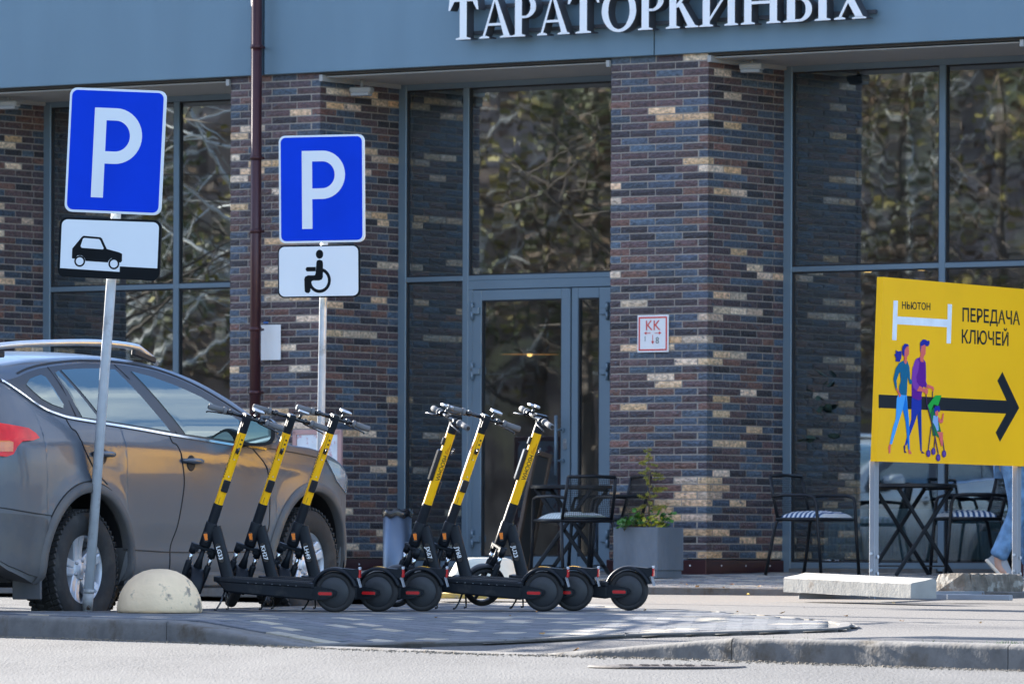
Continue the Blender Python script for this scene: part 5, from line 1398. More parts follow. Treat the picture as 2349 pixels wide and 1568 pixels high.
fig('hand', z8([(612, 345), (628, 340), (680, 440), (655, 470), (645, 420)]), skin, 8); fig('foot', z8([(530, 1095), (548, 1100), (538, 1222), (520, 1222), (512, 1135)]), skin, 4); fig('foot', z8([(785, 1170), (800, 1165), (832, 1228), (788, 1228)]), skin, 4)
def line(name, pts, w, m_, lay):
    pts = [BL(*p) for p in pts]; b = MB()
    for a, c in zip(pts, pts[1:]):
        a, c = Vector(a), Vector(c); d = (c-a).normalized(); q = Vector((-d.y, d.x))*w/2; b.prism([(a+q)[:2], (c+q)[:2], (c-q)[:2], (a-q)[:2]], .0006*lay, .0006*lay+.0004, BM)
    return b.obj(name, m_, PR)
line('pram_frame', z8([(1018, 430), (1030, 560), (1090, 780), (1140, 1000), (1185, 1230)]), .012, shoe_, 8); line('pram_frame', z8([(1108, 390), (1108, 460)]), .012, shoe_, 6)
line('pram_frame', z8([(1090, 860), (1052, 1170)]), .012, shoe_, 6); line('pram_frame', z8([(1142, 990), (1130, 1160)]), .012, shoe_, 6); line('pram_frame', z8([(1245, 1040), (1266, 1180)]), .012, shoe_, 6)
fig('pram_hood', z8([(1042, 575), (1145, 440), (1228, 438), (1180, 580), (1120, 560), (1075, 680)]), grn, 7); fig('pram_seat', z8([(1075, 680), (1120, 600), (1190, 800), (1220, 920), (1190, 1010), (1160, 985), (1112, 985)]), grd, 7)
fig('child_hair', z8([(1125, 620), (1140, 585), (1195, 583), (1205, 630), (1195, 668), (1170, 640), (1140, 660), (1130, 690)]), navy, 10); fig('child_face', z8([(1138, 650), (1175, 640), (1182, 700), (1165, 725), (1145, 725)]), skin, 9)
fig('child_shirt', z8([(1115, 710), (1175, 715), (1182, 830), (1188, 905), (1165, 925), (1140, 860), (1105, 800)]), cm('ltblue', (.25, .42, .70)), 9); fig('child_arm', z8([(1182, 730), (1225, 775), (1245, 680), (1258, 680), (1245, 800), (1225, 815), (1185, 800)]), skin, 9)
fig('child_leg', z8([(1165, 930), (1245, 935), (1245, 1110), (1225, 1130), (1190, 980)]), skin, 8)
for (x, y) in ((1049, 1222), (1119, 1193), (1182, 1280), (1261, 1227)):
    fig('pram_wheel', z8([(x+28*cos(a), y+49*sin(a)) for a in [2*pi*k/16 for k in range(16)]]), whel, 9); fig('pram_hub', z8([(x+16*cos(a), y+30*sin(a)) for a in [2*pi*k/12 for k in range(12)]]), whel2, 10)
# posts and base rails
m_post = mat('post_grey', (.26, .28, .31), .45, .2, var=.08)
pt = []
for px, lt in ((2008, .05), (2336, None)):
    t_ = BL(px, 1100)[0] + .068*sin(BA)/cos(BA)
    b = MB(); b.box((t_+.0, .068, (zb2+.01)/2), (.06, .04, zb2+.01), .003); b.box((t_+.10, .055, (zb2+zt_)/2), (.05, .018, zt_-zb2-.1), .003); b.obj('post', m_post, BRD); pt.append(t_)
    bb = MB()
    for z in (.17, .28): bb.tube([(t_+.0, .04, z), (t_, .035, z)], .012, 6); bb.tube([(t_-.035, .068, z+.02), (t_-.045, .068, z+.02)], .010, 6)
    bb.obj('bolts', m_galv, BRD, kind='stuff')
    b = MB(); b.bar((t_+.02, -.62, .02), (t_+.02, .62, .02), .045, .04, .003); b.bar((t_-.05, -.50, .02), (t_-.05, -.95, .018), .05, .036, .003) if lt else None; b.obj('base_rail', m_post, BRD)
b = MB(); b.bar((pt[0], .10, .03), (pt[1]+.5, .10, .03), .045, .045, .003); b.obj('base_rail', m_post, BRD)
# concrete weights on the rails
m_raw = mat('raw_concrete', (.31, .30, .275), .9, var=.16, scale=9, bump=.22, bscale=40, second=(.22, .19, .16), smask=(.58, .70), sscale=5)
def weight(name, A, Bp, wdt, hgt, lab, broken=False, seed=1):
    A, Bp = Vector(A), Vector(Bp); d = Bp-A; d.z = 0; ln = d.length; a = atan2(d.y, d.x); rn = random.Random(seed)
    r = A.copy(); b = MB(); n = 26; P = []
    for i in range(n+1):
        x = ln*i/n; j = lambda s=.003: rn.uniform(-s, s)
        if broken and i < 5: k = 1 - .0*(5-i)
        ch_ = hgt*.30; e = .010*rn.random() if 0 < i < n else 0
        jj = .001 if not broken else .004; row = [(x, 0, 0), (x, j(jj), hgt*.03), (x, j(jj), hgt*.5), (x, j(jj), hgt - e*.4), (x, .008+e*.5, hgt+.006), (x, wdt*.55, hgt+(.022 if not broken else .006)), (x, wdt*.85, hgt+(.036 if not broken else .004)), (x, wdt, hgt*(1.2 if not broken else .95)), (x, wdt, 0)]
        if broken: row = [(p[0] + (rn.uniform(-.03, .02) if i in (0,) else 0) + .04*(p[2]/hgt-.5)*(1 if i < 3 else 0), p[1] + rn.uniform(-.012, .012)*(1 if p[1] < .02 else .4), p[2] + (rn.uniform(-.01, .004) if p[2] > .05 else 0)) for p in row]
        P.append(row)
    b.grid(P, wrap=True, flip=True); b.add(P[0], [tuple(range(9))]); b.add(P[-1], [tuple(range(9))[::-1]])
    o = b.obj(name, m_raw, None, label=lab, cat='concrete block'); o.location = r; o.rotation_euler = (0, 0, a); return o
A1 = at(1797, 1357, 44.15); C1 = at(2089, 1371.5, 42.9)
w1 = weight('concrete_block', A1, C1, .20, .092, 'long pale concrete kerb block lying on the grey base rail of the yellow board')
w1.rotation_euler = (0, atan2(A1.z-C1.z, (C1-A1).to_2d().length), w1.rotation_euler[2])
A2 = at(2212, 1366, 45.2); C2 = at(2346, 1368, 45.5)
w2 = weight('broken_concrete_block', A2, C2, .30, .145, 'short broken concrete block with rough dark face behind the right post', True, 4)
w2.data.materials[0] = mat('broken_concrete', (.17, .15, .125), .95, var=.4, scale=14, bump=.8, bscale=30, second=(.30, .29, .26), smask=(.58, .62), sscale=7)

# ------------------------------------------------------------------ cafe furniture
m_iron = mat('black_iron', (.014, .016, .02), .42, .3, var=.1, spec=.4)
m_cblue = mat('cushion_navy', (.035, .09, .21), .9, var=.1); m_cwhite = mat('cushion_white', (.68, .70, .72), .9, var=.05); m_cgreen = mat('cushion_sage', (.40, .48, .42), .9, var=.1)
def make_chair(px, py, D, face_deg, lab, cush=None, meshback=True, group='black metal cafe armchairs'):
    p = at(px, py, D); p.z = G(p.x, p.y)
    r = empty('cafe_chair', p, radians(face_deg), lab, 'chair', group)     # chair faces local +x
    R_ = .0135
    for sg in (-1, 1):
        y = sg*.265
        b = MB(); b.tube([(-.25, y*.84, .62), (-.10, y*1.02, .632), (.12, y*1.03, .63), (.185, y*1.02, .612), (.205, y*1.0, .56), (.225, y*.98, .30), (.25, y*.98, .0)], R_, 10); b.obj('armrest', m_iron, r)
        b = MB(); b.tube([(-.28, y*.80, .785), (-.255, y*.82, .66), (-.20, y*.84, .45)], R_, 10); b.obj('back_post', m_iron, r)
        b = MB(); b.tube([(-.19, y*.84, .44), (-.21, y*.88, .41), (-.25, y*.94, .2), (-.29, y*.98, .0)], R_, 10); b.obj('rear_leg', m_iron, r)
    b = MB(); b.tube([(-.28, -.212, .785), (-.282, 0, .792), (-.28, .212, .785)], R_, 10); b.obj('back_rail', m_iron, r); b = MB(); b.tube([(-.20, -.22, .46), (-.20, .22, .46)], R_*.8, 8); b.obj('cross_rail', m_iron, r)
    b = MB(); b.tube([(-.20, -.235, .44), (.20, -.255, .44), (.225, -.2, .44), (.225, .2, .44), (.20, .255, .44), (-.20, .235, .44)], R_, 8, closed=True); b.obj('seat_frame', m_iron, r)
    b = MB(); n = 24
    for i in range(n+1):
        t = -1+2*i/n; b.bar((-.20, t*.215, .46), (-.28, t*.205, .78), .0032, .002)
    for i in range(22):
        t = (i+.5)/22; b.bar((-.20-.08*t, -.21, .46+.32*t), (-.20-.08*t, .21, .46+.32*t), .002, .0032)
    b.obj('mesh_back', m_iron, r, kind='stuff')
    b = MB()
    for i in range(17): b.bar((-.2+.025*i, -.24, .442), (-.2+.025*i, .24, .442), .006, .002)
    for i in range(15): b.bar((-.2, -.22+.031*i, .4425), (.21, -.22+.031*i, .4425), .006, .002)
    b.obj('seat_mesh', m_iron, r, kind='stuff')
    if cush:
        ca, cb = cush; b = MB(); b.smooth = True; P = []; N, M_ = 36, 16
        Pt = []; Pb = []
        for i in range(N+1):
            rt, rb = [], []
            for j in range(M_+1):
                u, v = -1+2*i/N, -1+2*j/M_; k = (max(0, 1-u**4)*max(0, 1-v**4))**.45; tf = 1-.16*abs(sin(v*3*pi/2))*(abs(u) < .9)
                rt.append((.02+u*.20, v*.215, .455+.055*k*tf)); rb.append((.02+u*.20, v*.215, .452-.008*k))
            Pt.append(rt); Pb.append(rb)
        for i in range(N):
            for j in range(M_):
                b.cm = (i//2) % 2
                b.add([Pt[i][j], Pt[i+1][j], Pt[i+1][j+1], Pt[i][j+1]], [(0, 1, 2, 3)])
                b.cm = 0; b.add([Pb[i][j], Pb[i][j+1], Pb[i+1][j+1], Pb[i+1][j]], [(0, 1, 2, 3)])
        cu = b.obj('seat_cushion', [ca, cb], None, label='%s striped seat cushion on the cafe chair %s' % (('blue and white' if ca is m_cblue else 'pale green and white'), ('left of the round table' if px < 1950 and px > 1500 else 'right of the round table' if px > 1950 else 'outside the glass door')), cat='cushion', group='striped seat cushions')
        cu.matrix_basis = Matrix.Translation(p) @ Matrix.Rotation(radians(face_deg), 4, 'Z')
    return r
make_chair(1318, 1318, 53.3, 118, 'black mesh armchair with pale green cushion, seen from behind, outside the glass door', (m_cgreen, m_cwhite))
make_chair(1395, 1316, 54.0, 200, 'black mesh armchair tucked at the far side of the table by the door', None)
make_chair(1868, 1316, 53.2, -38, 'black mesh armchair with blue striped cushion, left of the round folding table', (m_cblue, m_cwhite))
make_chair(2222, 1321, 52.9, 190, 'black mesh armchair with blue striped cushion, right of the round folding table', (m_cblue, m_cwhite))
def make_table(px, py, D, rad, h, rot, lab):
    p = at(px, py, D); p.z = G(p.x, p.y); r = empty('round_table', p, radians(rot), lab, 'table', 'round folding cafe tables')
    b = MB(); b.lathe([(0, h), (rad-.004, h), (rad, h-.004), (rad, h-.026), (rad-.004, h-.03), (rad-.03, h-.012), (0, h-.012)], n=48, smooth=False); b.obj('table_top', m_iron, r)
    for sy in (-.20, .20):
        b = MB(); b.bar((-.27, sy, .0), (.24, sy, h-.03), .018, .032, .004); b.obj('leg', m_iron, r)
        b = MB(); b.bar((.27, sy*.88, .0), (-.24, sy*.88, h-.03), .018, .032, .004); b.obj('leg', m_iron, r)
    b = MB(); b.bar((-.22, -.2, .075), (-.22, .2, .075), .025, .012, .003); b.bar((.22, -.18, .075), (.22, .18, .075), .025, .012, .003); b.bar((-.23, -.22, h-.04), (-.23, .22, h-.04), .02, .015, .003); b.bar((.23, -.22, h-.04), (.23, .22, h-.04), .02, .015, .003); b.obj('brace', m_iron, r)
    return r
make_table(2092, 1322, 52.7, .345, .72, 28, 'round black folding table with crossed legs, between the two blue-cushioned chairs')
make_table(1310, 1318, 53.95, .33, .72, -20, 'round black folding table behind the chair outside the glass door')
# leaning display frame beside the door
m_wood = mat('dark_wood', (.10, .07, .05), .7, var=.2)
p = at(1192, 1300, 54.2); p.z = G(p.x, p.y); r = empty('display_board', p, radians(-36), 'dark grey chalk easel leaning beside the door behind the rightmost scooter', 'easel')
r.matrix_basis = Matrix.Translation(p) @ Matrix.Rotation(radians(15), 4, 'Y') @ Matrix.Rotation(radians(62), 4, 'Z') @ Matrix.Rotation(radians(-5), 4, 'X')
b = MB(); b.box((-.13, 0, .50), (.045, .03, 1.02), .004); b.box((.13, 0, .50), (.045, .03, 1.02), .004); b.box((0, 0, .99), (.215, .03, .04), .004); b.box((0, 0, .06), (.215, .03, .05), .004); b.obj('frame', m_wood, r)
MB().box((0, .004, .52), (.215, .012, .90)).obj('panel', mat('slate', (.045, .047, .046), .7), r)
# pinkish framed poster standing behind the bonnet of the car
p = at(728, 1290, 55.6); p.z = G(p.x, p.y); r = empty('poster_stand', p, radians(-36), 'white poster in a pink frame standing on the pavement behind the car bonnet', 'poster')
MB().box((0, 0, .80), (.42, .02, .66)).obj('poster', mat('poster_paper', (.72, .76, .80), .6, var=.15, scale=9, second=(.55, .35, .40), smask=(.55, .6), sscale=12), r)
m_pink = mat('pink_frame', (.50, .30, .28), .6)
for (x, z, w_, h_) in ((0, 1.15, .50, .04), (0, .45, .50, .04), (-.235, .6, .04, 1.2), (.235, .6, .04, 1.2)): MB().box((x, -.004, z if h_ < 1 else .58), (w_, .03, h_ if h_ < 1 else 1.16), .004).obj('frame_bar', m_pink, r)
# litter bin
m_steel = mat('bin_steel', (.13, .17, .23), .42, .75, var=.03)
p = at(911, 1302, 55.2); p.z = G(p.x, p.y); r = empty('litter_bin', p, 0, 'cylindrical brushed steel litter bin with black bag rim below the left pier', 'bin')
hb = (1302-1163)/15400*55.2
b = MB(); b.smooth = True; b.lathe([(.118, 0), (.118, hb), (.112, hb)], n=48); b.obj('bin_body', m_steel, r)
b = MB(); b.smooth = True; P = []; rn = random.Random(2)
for i in range(49):
    a = 2*pi*i/48; k = 1+.05*sin(5*a)+.03*sin(11*a+1); P.append([(rr_*cos(a), rr_*sin(a), z_ + .01*sin(7*a)*(z_ != hb)) for rr_, z_ in ((.105, hb-.05), (.108, hb+.012), (.122, hb+.016), (.128*k, hb-.012), (.121, hb-.045*k))])
b.grid(P); b.obj('bin_bag', m_scg, r)
# planter with young spruce and leafy plants
m_plt = mat('planter_grey', (.125, .148, .175), .75, var=.12, scale=5, bump=.2, second=(.18, .205, .235), smask=(.5, .72), sscale=3, stretch=(1, 1, .4))
p = at(1487, 1327, 52.3); p.z = G(p.x, p.y); sc_ = 52.3/15400; wp = 158*sc_*.72; hp = 116*sc_
PLT = empty('planter', p, radians(-32), 'grey square concrete planter at the right brick pier', 'planter')
b = MB(); ww = .40
for (x, y, dx, dy) in ((0, -ww/2+.012, ww, .024), (0, ww/2-.012, ww, .024), (-ww/2+.012, 0, .024, ww-.048), (ww/2-.012, 0, .024, ww-.048)): b.box((x, y, hp/2+.03), (dx, dy, hp-.06), .003)
b.obj('box', m_plt, PLT); MB().box((0, 0, .032), (ww-.02, ww-.02, .064), .004).obj('plinth', m_plt, PLT); MB().box((0, 0, hp-.06), (ww-.05, ww-.05, .05)).obj('soil', mat('soil', (.03, .022, .015), .95), PLT)
m_ndl = mat('needles', (.30, .29, .05), .7, var=.4, scale=10)
q = p + Vector((.0, .0, hp-.03)); SPR = empty('young_spruce', q, 0, 'thin yellowing spruce sapling rising from the grey planter', 'sapling')
hs = (1207-1012)*sc_; tr_ = MB(); tr_.tube([(0, 0, 0), (.01, 0, hs*.5), (-.004, 0, hs)], [.008, .006, .003], 6); nd_ = MB(); rn = random.Random(9)
for k in range(34):
    z = hs*(.22+.76*k/34); L_ = (.03+.19*(1-(z/hs))**.8)*rn.uniform(.6, 1.1); a = rn.uniform(0, 2*pi); e = Vector((cos(a)*L_, sin(a)*L_, L_*rn.uniform(-.35, .25))); s0 = Vector((0, 0, z)); tr_.tube([s0, s0+e*.6+Vector((0, 0, .01)), s0+e], [.003, .002, .001], 4)
    for j in range(int(150*L_/.2)+12):
        t = rn.uniform(.25, 1); c = s0+e*t; d = (e.normalized()*.6 + Vector((rn.gauss(0, .6), rn.gauss(0, .6), rn.gauss(0, .6)))).normalized()*rn.uniform(.012, .026); w_ = Vector((rn.gauss(0, 1), rn.gauss(0, 1), rn.gauss(0, 1))).cross(d).normalized()*.0035
        nd_.add([c-w_, c+w_, c+d], [(0, 1, 2)])
tr_.obj('trunk', mat('stem_brown', (.1, .07, .04)), SPR); nd_.obj('needles', m_ndl, SPR, kind='stuff')
m_lf1 = mat('leaf_green', (.05, .16, .02), .45, var=.5, scale=12); m_lf2 = mat('leaf_yellow', (.38, .36, .03), .5, var=.3, scale=12)
for (dx, dy, n, m_, lab, sp, ud, sd_) in ((-.10, -.08, 11, m_lf1, 'bushy dark green herb on the left side of the planter', .13, .19, 2), (-.19, -.15, 7, m_lf1, 'bright green trailing sprig over the left planter corner', .12, .10, 3), (.12, -.06, 8, m_lf1, 'tall green leafy stems on the right side of the planter', .12, .17, 4), (.02, -.14, 7, m_lf2, 'yellowing leafy stems in the middle of the planter', .14, .13, 6)):
    leafy('herb', q + Vector((dx, dy, 0)), .042, n, m_, lab, 'plant', .0016, sd_, sp, .7, ud)

# ------------------------------------------------------------------ person walking past behind the board
PD = 50.6
pf = at(2322, 1300, PD); pf.z = G(pf.x, pf.y)
PER = empty('person', pf, 0, 'person in beige coat, blue jeans and light shoes walking right, mostly hidden by the board', 'person')
def skinmesh(name, verts, edges, radii, mt, par, sub=2):
    me = bpy.data.meshes.new(name); me.from_pydata(verts, edges, []); o = link(name, me, par); me.materials.append(mt)
    md = o.modifiers.new('skin', 'SKIN'); sv = me.skin_vertices[0].data
    for i, r in enumerate(radii): sv[i].radius = (r, r) if not hasattr(r, '__len__') else r
    sv[0].use_root = True; sb = o.modifiers.new('sub', 'SUBSURF'); sb.levels = sub; sb.render_levels = sub
    for pl in me.polygons: pl.use_smooth = True
    md.use_smooth_shade = True
    return o
m_skin = mat('skin', (.45, .26, .19), .5); m_jean = mat('denim', (.12, .23, .38), .85, var=.5, scale=14, bump=.5, bscale=30); m_coat = mat('coat_beige', (.48, .40, .30), .85, var=.15, scale=9, bump=.4, bscale=20)
hipz = .90; tf = Vector((-.155, 0, .10)); ff = Vector((.17, .02, .07))       # trailing foot, leading foot
V = [(0, 0, .95), (0, 0, 1.12), (0, 0, 1.32), (.01, 0, 1.46), (.02, 0, 1.55), (.03, 0, 1.66), (.035, 0, 1.74),
     (0, -.10, .90), (.045, -.10, .52), (-.13, -.10, .14), (-.10, -.10, .07), (-.02, -.10, .03),
     (0, .10, .90), (.12, .10, .50), (.15, .10, .09), (.20, .10, .05), (.27, .10, .03),
     (.0, -.19, 1.42), (-.06, -.24, 1.14), (.08, -.25, .92), (.11, -.245, .84), (.0, .19, 1.42), (.05, .24, 1.14), (.16, .24, .95), (.20, .235, .88)]
E_ = [(0, 1), (1, 2), (2, 3), (3, 4), (4, 5), (5, 6), (0, 7), (7, 8), (8, 9), (9, 10), (10, 11), (0, 12), (12, 13), (13, 14), (14, 15), (15, 16), (2, 17), (17, 18), (18, 19), (19, 20), (2, 21), (21, 22), (22, 23), (23, 24)]
Rr = [.12, .11, .13, .07, .05, .085, .07, .08, .055, .04, .04, .025, .08, .055, .04, .04, .025, .05, .04, .028, .035, .05, .04, .028, .035]
skinmesh('body', V, E_, Rr, m_skin, PER)
skinmesh('jeans', [(0, 0, .96), (0, -.10, .88), (.045, -.10, .52), (-.10, -.10, .20), (-.125, -.10, .155), (0, .10, .88), (.12, .10, .50), (.145, .10, .16), (.15, .10, .10)], [(0, 1), (1, 2), (2, 3), (3, 4), (0, 5), (5, 6), (6, 7), (7, 8)], [.14, .105, .08, .075, .078, .105, .08, .075, .078], m_jean, PER)
skinmesh('coat', [(0, 0, .76), (0, 0, 1.05), (0, 0, 1.30), (0, 0, 1.47), (.0, -.20, 1.42), (-.06, -.25, 1.14), (.06, -.255, .95), (.0, .20, 1.42), (.05, .25, 1.14), (.14, .25, .98)], [(0, 1), (1, 2), (2, 3), (2, 4), (4, 5), (5, 6), (2, 7), (7, 8), (8, 9)], [(.19, .165), (.16, .15), (.17, .15), .09, .075, .06, .05, .075, .06, .05], m_coat, PER)
skinmesh('hair', [(.0, 0, 1.64), (.02, 0, 1.73)], [(0, 1)], [.098, .095], mat('hair_brown', (.05, .03, .02), .6), PER)
for nm_, M in (('left', Matrix.Translation((-.135, -.10, .125)) @ Matrix.Rotation(radians(48), 4, 'Y')), ('right', Matrix.Translation((.155, .10, .035)))):
    b = MB(); b.T = M; b.smooth = True; P = []
    for i in range(11):
        t = i/10; x = -.06+.27*t; w_ = .038*(1 - .25*(1-t) if t < .8 else 1-((t-.8)/.2)**2*.6); h_ = .085*(1-t)**1.2+.035 if t < .95 else .022
        P.append([(x, w_*cos(a)*(1 if sin(a) < 0 else .85), (h_*sin(a) if sin(a) > 0 else .030*sin(a))) for a in [2*pi*k/14 for k in range(14)]])
    b.grid(P, wrap=True, flip=True); b.add(P[0], [tuple(range(14))]); b.add(P[-1], [tuple(range(14))[::-1]]); sh_ = b.obj('shoe', mat('shoe_grey', (.30, .31, .33), .7, var=.1), PER)
    b = MB(); b.T = M; b.prism([(-.064, -.022), (-.03, -.044), (.06, -.047), (.15, -.040), (.165, -.04), (.212, -.022)], -.041, .041, RX) if False else b.box((.075, 0, -.034), (.285, .082, .024), .010); b.T = None; b.obj('sole', mat('sole_cream', (.62, .54, .44), .7), sh_)

# ------------------------------------------------------------------ things on the ground
m_rust = mat('cast_iron', (.07, .05, .045), .75, .4, var=.3, scale=20)
pc = ground(1530, 1527, -.115); r = empty('manhole_cover', pc, 0, 'rusty round manhole cover sunk in the road in front of the kerb', 'manhole cover')
b = MB(); b.lathe([(.30, .0), (.30, .004), (.39, .004), (.40, -.004)], n=48, smooth=False); b.obj('frame', mat('frame_worn', (.07, .06, .055), .8, var=.2), r); b = MB(); b.lathe([(0, .004), (.29, .004), (.295, 0)], n=40, smooth=False)
for i in range(12):
    for j in range(2): a = 2*pi*i/12; b.box(((.12+.1*j)*cos(a), (.12+.1*j)*sin(a), .005), (.04, .02, .006))
b.obj('lid', m_rust, r)
# dry autumn leaves lying about
m_lfd = [mat('dry_leaf_tan', (.36, .20, .07), .8, var=.3), mat('dry_leaf_yellow', (.75, .52, .05), .7, var=.2), mat('dry_leaf_orange', (.48, .20, .04), .8, var=.3)]
rn = random.Random(21); leafme = []
for k in range(5):
    b = MB(); P = []; s_ = 1; n = 9; c = (0, 0, .006); vs = [c]
    for i in range(n): a = 2*pi*i/n; rr_ = (.9 if i % 2 == 0 else .55)*rn.uniform(.8, 1.1); vs.append((rr_*cos(a)*.6, rr_*sin(a)*.42, rn.uniform(0, .30)))
    b.add(vs, [(0, 1+i, 1+(i+1) % n) for i in range(n)]); leafme.append(b)
lm = [[b.mesh('fallen_leaf', m) for b in leafme] for m in m_lfd]
spots = [(1640, 1352, 1), (1660, 1349, 0), (1735, 1352, 1), (1742, 1346, 0), (1716, 1364, 1), (1600, 1346, 0), (1780, 1351, 1), (1575, 1341, 2), (1680, 1341, 2), (1505, 1325, 2), (1562, 1338, 0), (1845, 1395, 0), (1940, 1414, 2), (1795, 1407, 0), (1692, 1404, 0), (2050, 1384, 1), (1322, 1492, 2), (2068, 1425, 2), (2250, 1430, 0), (1170, 1413, 0), (1000, 1417, 0), (1232, 1404, 2), (410, 1392, 2), (1245, 1455, 0), (1890, 1370, 0), (1480, 1400, 0)]
LEAFAT = ['on the sidewalk left of the long concrete block', 'just left of the yellow leaf near the long concrete block', 'near the left end of the long concrete block', 'on the shaded sidewalk left of the long concrete block', 'on the path edge before the long concrete block', 'on the sidewalk before the right brick pier', 'closest to the left corner of the long concrete block', 'on the sidewalk right of the planter', 'in the shade at the foot of the right brick pier', 'against the base of the planter', 'a step to the right of the planter', 'in front of the middle of the long concrete block', 'by the pointed end of the paved island', 'on the path between island and long concrete block', 'on the path behind the sunlit part of the paved island', 'on the base rail under the long concrete block', 'on the road at the flush kerb, the largest leaf', 'on the path right of the tip of the paved island', 'on the path near the right picture edge', 'on the paved island in front of the right scooters', 'on the paved island under the middle scooters', 'beside the rear wheel of the scooter marked JX67', 'beside the foot of the leaning sign post', 'on the front edge of the paved island', 'on the path in front of the concrete block corner', 'right of the rear wheel of the scooter marked JU23']
for i, (px, py, c) in enumerate(spots):
    p = groundS(px, py) if py < 1480 else ground(px, py, -.118); s_ = rn.uniform(.022, .045) * (1.5 if px == 1322 else 1)
    o = link('fallen_leaf', lm[c][i % 5], None, p + Vector((0, 0, .004)), ('dry %s leaf ' % ('tan', 'yellow', 'orange')[c]) + LEAFAT[i], 'leaf', 'scattered dry leaves')
    o.scale = (s_, s_, s_*.8); o.rotation_euler = (rn.uniform(-.3, .3), rn.uniform(-.3, .3), rn.uniform(0, 6))
# grit along the kerb foot
b = MB(); rn = random.Random(5)
for i in range(2600):
    s_ = rn.uniform(sB-3, sF+2); t_ = -abs(rn.gauss(0, .10)) - .005; c = kerb_xy(s_) + knor*t_; z = roadz(c.x, c.y); k = rn.uniform(.002, .0065)*(1.6 if rn.random() < .06 else 1)
    b.box((c.x, c.y, z+k*.4), (k*2, k*1.5, k*1.1), k*.3, Matrix.Rotation(rn.uniform(0, 3), 3, 'Z'))
b.obj('grit', mat('grit', (.20, .165, .125), .9, var=.4, scale=60), kind='stuff')
b = MB()
for i in range(420):
    X_ = rn.choice([rn.uniform(2.15, 2.75), rn.uniform(2.15, 2.75), rn.uniform(1.2, 2.7), rn.uniform(.75, 1.1)]); s_ = (X_-KA.x)/kdir.x; c = kerb_xy(s_) + knor*rn.uniform(.16, .19 if X_ < 2.1 else .42); z = S(c.x, c.y)-.02; a = rn.uniform(0, 6); h_ = rn.uniform(.012, .035)
    d = Vector((cos(a), sin(a), 0))*.003; l_ = Vector((rn.gauss(0, .4), rn.gauss(0, .4), 1))*h_; p = Vector((c.x, c.y, z)); b.add([p-d, p+d, p+l_*.6+d*.5, p+l_], [(0, 1, 2, 3)])
b.obj('grass', mat('grass_blade', (.08, .17, .03), .7, var=.5, scale=20), kind='stuff')

# ------------------------------------------------------------------ what the windows and paint mirror: wood, lamp post, parked cars to the left
m_bark = mat('bark', (.10, .075, .055), .9, var=.4, scale=3); m_birch = mat('birch_bark', (.55, .54, .50), .8, var=.1, scale=3, second=(.03, .03, .03), smask=(.60, .64), sscale=5, stretch=(1, 1, 2.5))
def bare_tree(name, X_, Y_, h_, mt, lab, seed, leaves=None, nl=0, cat='tree', group=None, r0=.12, nb=26):
    rn = random.Random(seed); z = G(X_, Y_)-.15; r = empty(name, (X_, Y_, z), 0, lab, cat, group)
    b = MB(); lx, ly = rn.gauss(0, .03), rn.gauss(0, .03); tp = lambda t: Vector((lx*h_*t + .1*sin(t*5+seed), ly*h_*t, h_*t))
    b.tube([tp(t/8) for t in range(9)], [r0*(1-.85*t/8) for t in range(9)], 9); b.obj('trunk', mt, r)
    br = MB(); lf = MB()
    for i in range(nb):
        t = rn.uniform(.22, .97); p0 = tp(t); a = rn.uniform(0, 6.28); L_ = h_*.32*(1.1-t)*rn.uniform(.6, 1.2); e = Vector((cos(a)*L_, sin(a)*L_, L_*rn.uniform(.3, 1.0)))
        br.tube([p0, p0+e*.5+Vector((0, 0, -.05)), p0+e], [r0*.28*(1.1-t), r0*.17*(1.1-t), .006], 5)
        for j in range(5):
            q0 = p0 + e*rn.uniform(.3, .95); d = Vector((rn.gauss(0, 1), rn.gauss(0, 1), rn.gauss(.2, .7)))*L_*.28; br.tube([q0, q0+d], [.010, .004], 4)
            for k in range(nl):
                c = q0 + d*rn.uniform(.2, 1.1) + Vector((rn.gauss(0, .12), rn.gauss(0, .12), rn.gauss(0, .12))); u_ = Vector((rn.gauss(0, 1), rn.gauss(0, 1), rn.gauss(0, 1))).normalized()*rn.uniform(.04, .09); w_ = u_.cross(Vector((rn.gauss(0, 1), rn.gauss(0, 1), 1))).normalized()*.04
                lf.add([c-u_, c-w_, c+u_, c+w_], [(0, 1, 2, 3)])
    br.obj('branches', mt, r, kind='stuff')
    if nl: lf.obj('foliage', leaves, r, kind='stuff')
    return r
# wooded bank
wn = Vector((-.951, -.309, 0)); wt = Vector((-.309, .951, 0))
m_bank = mat('wooded_bank', (.26, .19, .15), .95, var=.85, scale=2.2, second=(.36, .33, .10), smask=(.50, .68), sscale=.55, detail=9, stretch=(1, 1, .45))
b = MB(); b.smooth = True; P = []; rn = random.Random(8); c0 = Vector((1, 53.5, 0)) + wn*40
for i in range(60):
    row = []
    for j in range(16):
        s_ = -30+60*i/59; t = j/15; p = c0 + wt*s_ + wn*(6*t + 1.2*sin(s_*.7+j)*.6) ; row.append((p.x, p.y, -.6 + 9.5*t**.8 + .5*sin(s_*1.3+j*1.1)))
    P.append(row)
b.grid(P); b.obj('wooded_bank', m_bank, kind='structure')
lv = [mat('foliage_olive', (.085, .085, .02), .7, var=.6, scale=2), mat('foliage_yellow', (.24, .19, .03), .7, var=.4, scale=2), mat('foliage_brown', (.10, .055, .025), .8, var=.4, scale=2)]
rn = random.Random(31)
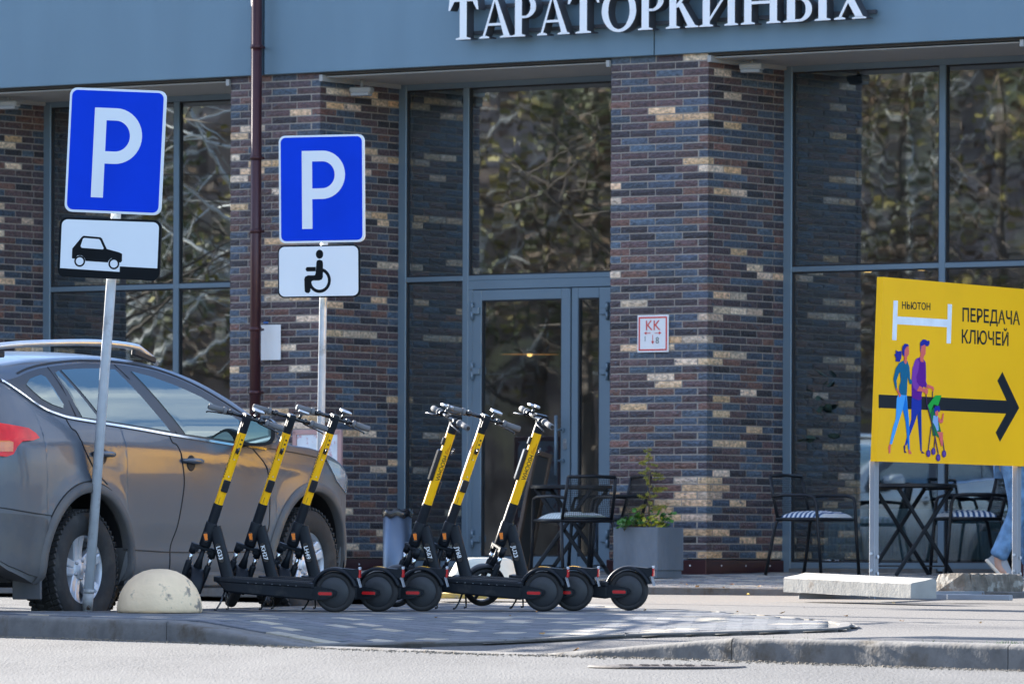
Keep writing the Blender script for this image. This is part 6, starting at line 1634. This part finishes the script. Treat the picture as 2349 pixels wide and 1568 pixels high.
for i in range(26):
    s_ = -11 + 22*i/25 + rn.gauss(0, .3); dd = rn.uniform(-9, 1); p = c0 + wt*s_ + wn*dd
    bare_tree('woodland_tree', p.x, p.y, rn.uniform(7, 10), m_birch if i % 4 == 1 else m_bark, 'half-bare autumn tree in the wood mirrored in the shop windows', 100+i, lv[i % 3], 7, group='trees of the mirrored wood', r0=.13, nb=42)
bare_tree('birch_tree', -14.1, 54.4, 9, m_birch, 'white-barked birch tree standing to the left, mirrored in the left shop window', 7, lv[1], 1, r0=.17, nb=24)
bare_tree('bare_tree', -11.2, 51.2, 8, m_bark, 'nearly bare tree left of the view that casts thin shadows on the pavement', 17, None, 0, r0=.10, nb=34)
bare_tree('bare_tree', -13.5, 56.5, 9, m_bark, 'second nearly bare tree left of the view, closer to the building', 18, lv[1], 1, r0=.10, nb=34)
lp = empty('lamp_post', (-5.7, 49.25, G(-5.7, 49.25)-.12), 0, 'tall pale lamp post left of the view, mirrored in the right shop window', 'lamp post')
MB().tube([(0, 0, 0), (0, 0, 7)], [.07, .04], 14).obj('pole', m_galv, lp); MB().tube([(0, 0, 6.9), (.5, 0, 7.2), (1.1, 0, 7.25)], .03, 8).obj('arm', m_galv, lp); MB().box((1.3, 0, 7.25), (.5, .2, .08), .02).obj('lamp_head', m_soffit, lp)
# other cars of the car park
def clone_car(X_, Y_, rz, col, lab):
    c = copy_tree(CAR); c.matrix_basis = Matrix.Translation((X_, Y_, G(X_, Y_)-.12)) @ Matrix.Rotation(rz, 4, 'Z'); tag(c, lab)
    pm_ = carpaint('paint_'+lab.split()[0], col, (.16, .15, .14))
    for ch in c.children_recursive:
        if ch.type == 'MESH' and ch.data.materials and ch.data.materials[0] == paint:
            ch.data = ch.data.copy(); ch.data.materials[0] = pm_
    return c
clone_car(-13.6, 47.2, radians(62), (.42, .46, .46), 'silver SUV parked farther left, mirrored in the door glass')
clone_car(-9.6, 45.4, radians(240), (.60, .60, .58), 'white SUV parked farther left, mirrored in the right window')
tag(CAR, group='cars in the car park')
for o in COL.objects:
    if o.name.startswith('parked_car'): o['group'] = 'cars in the car park'
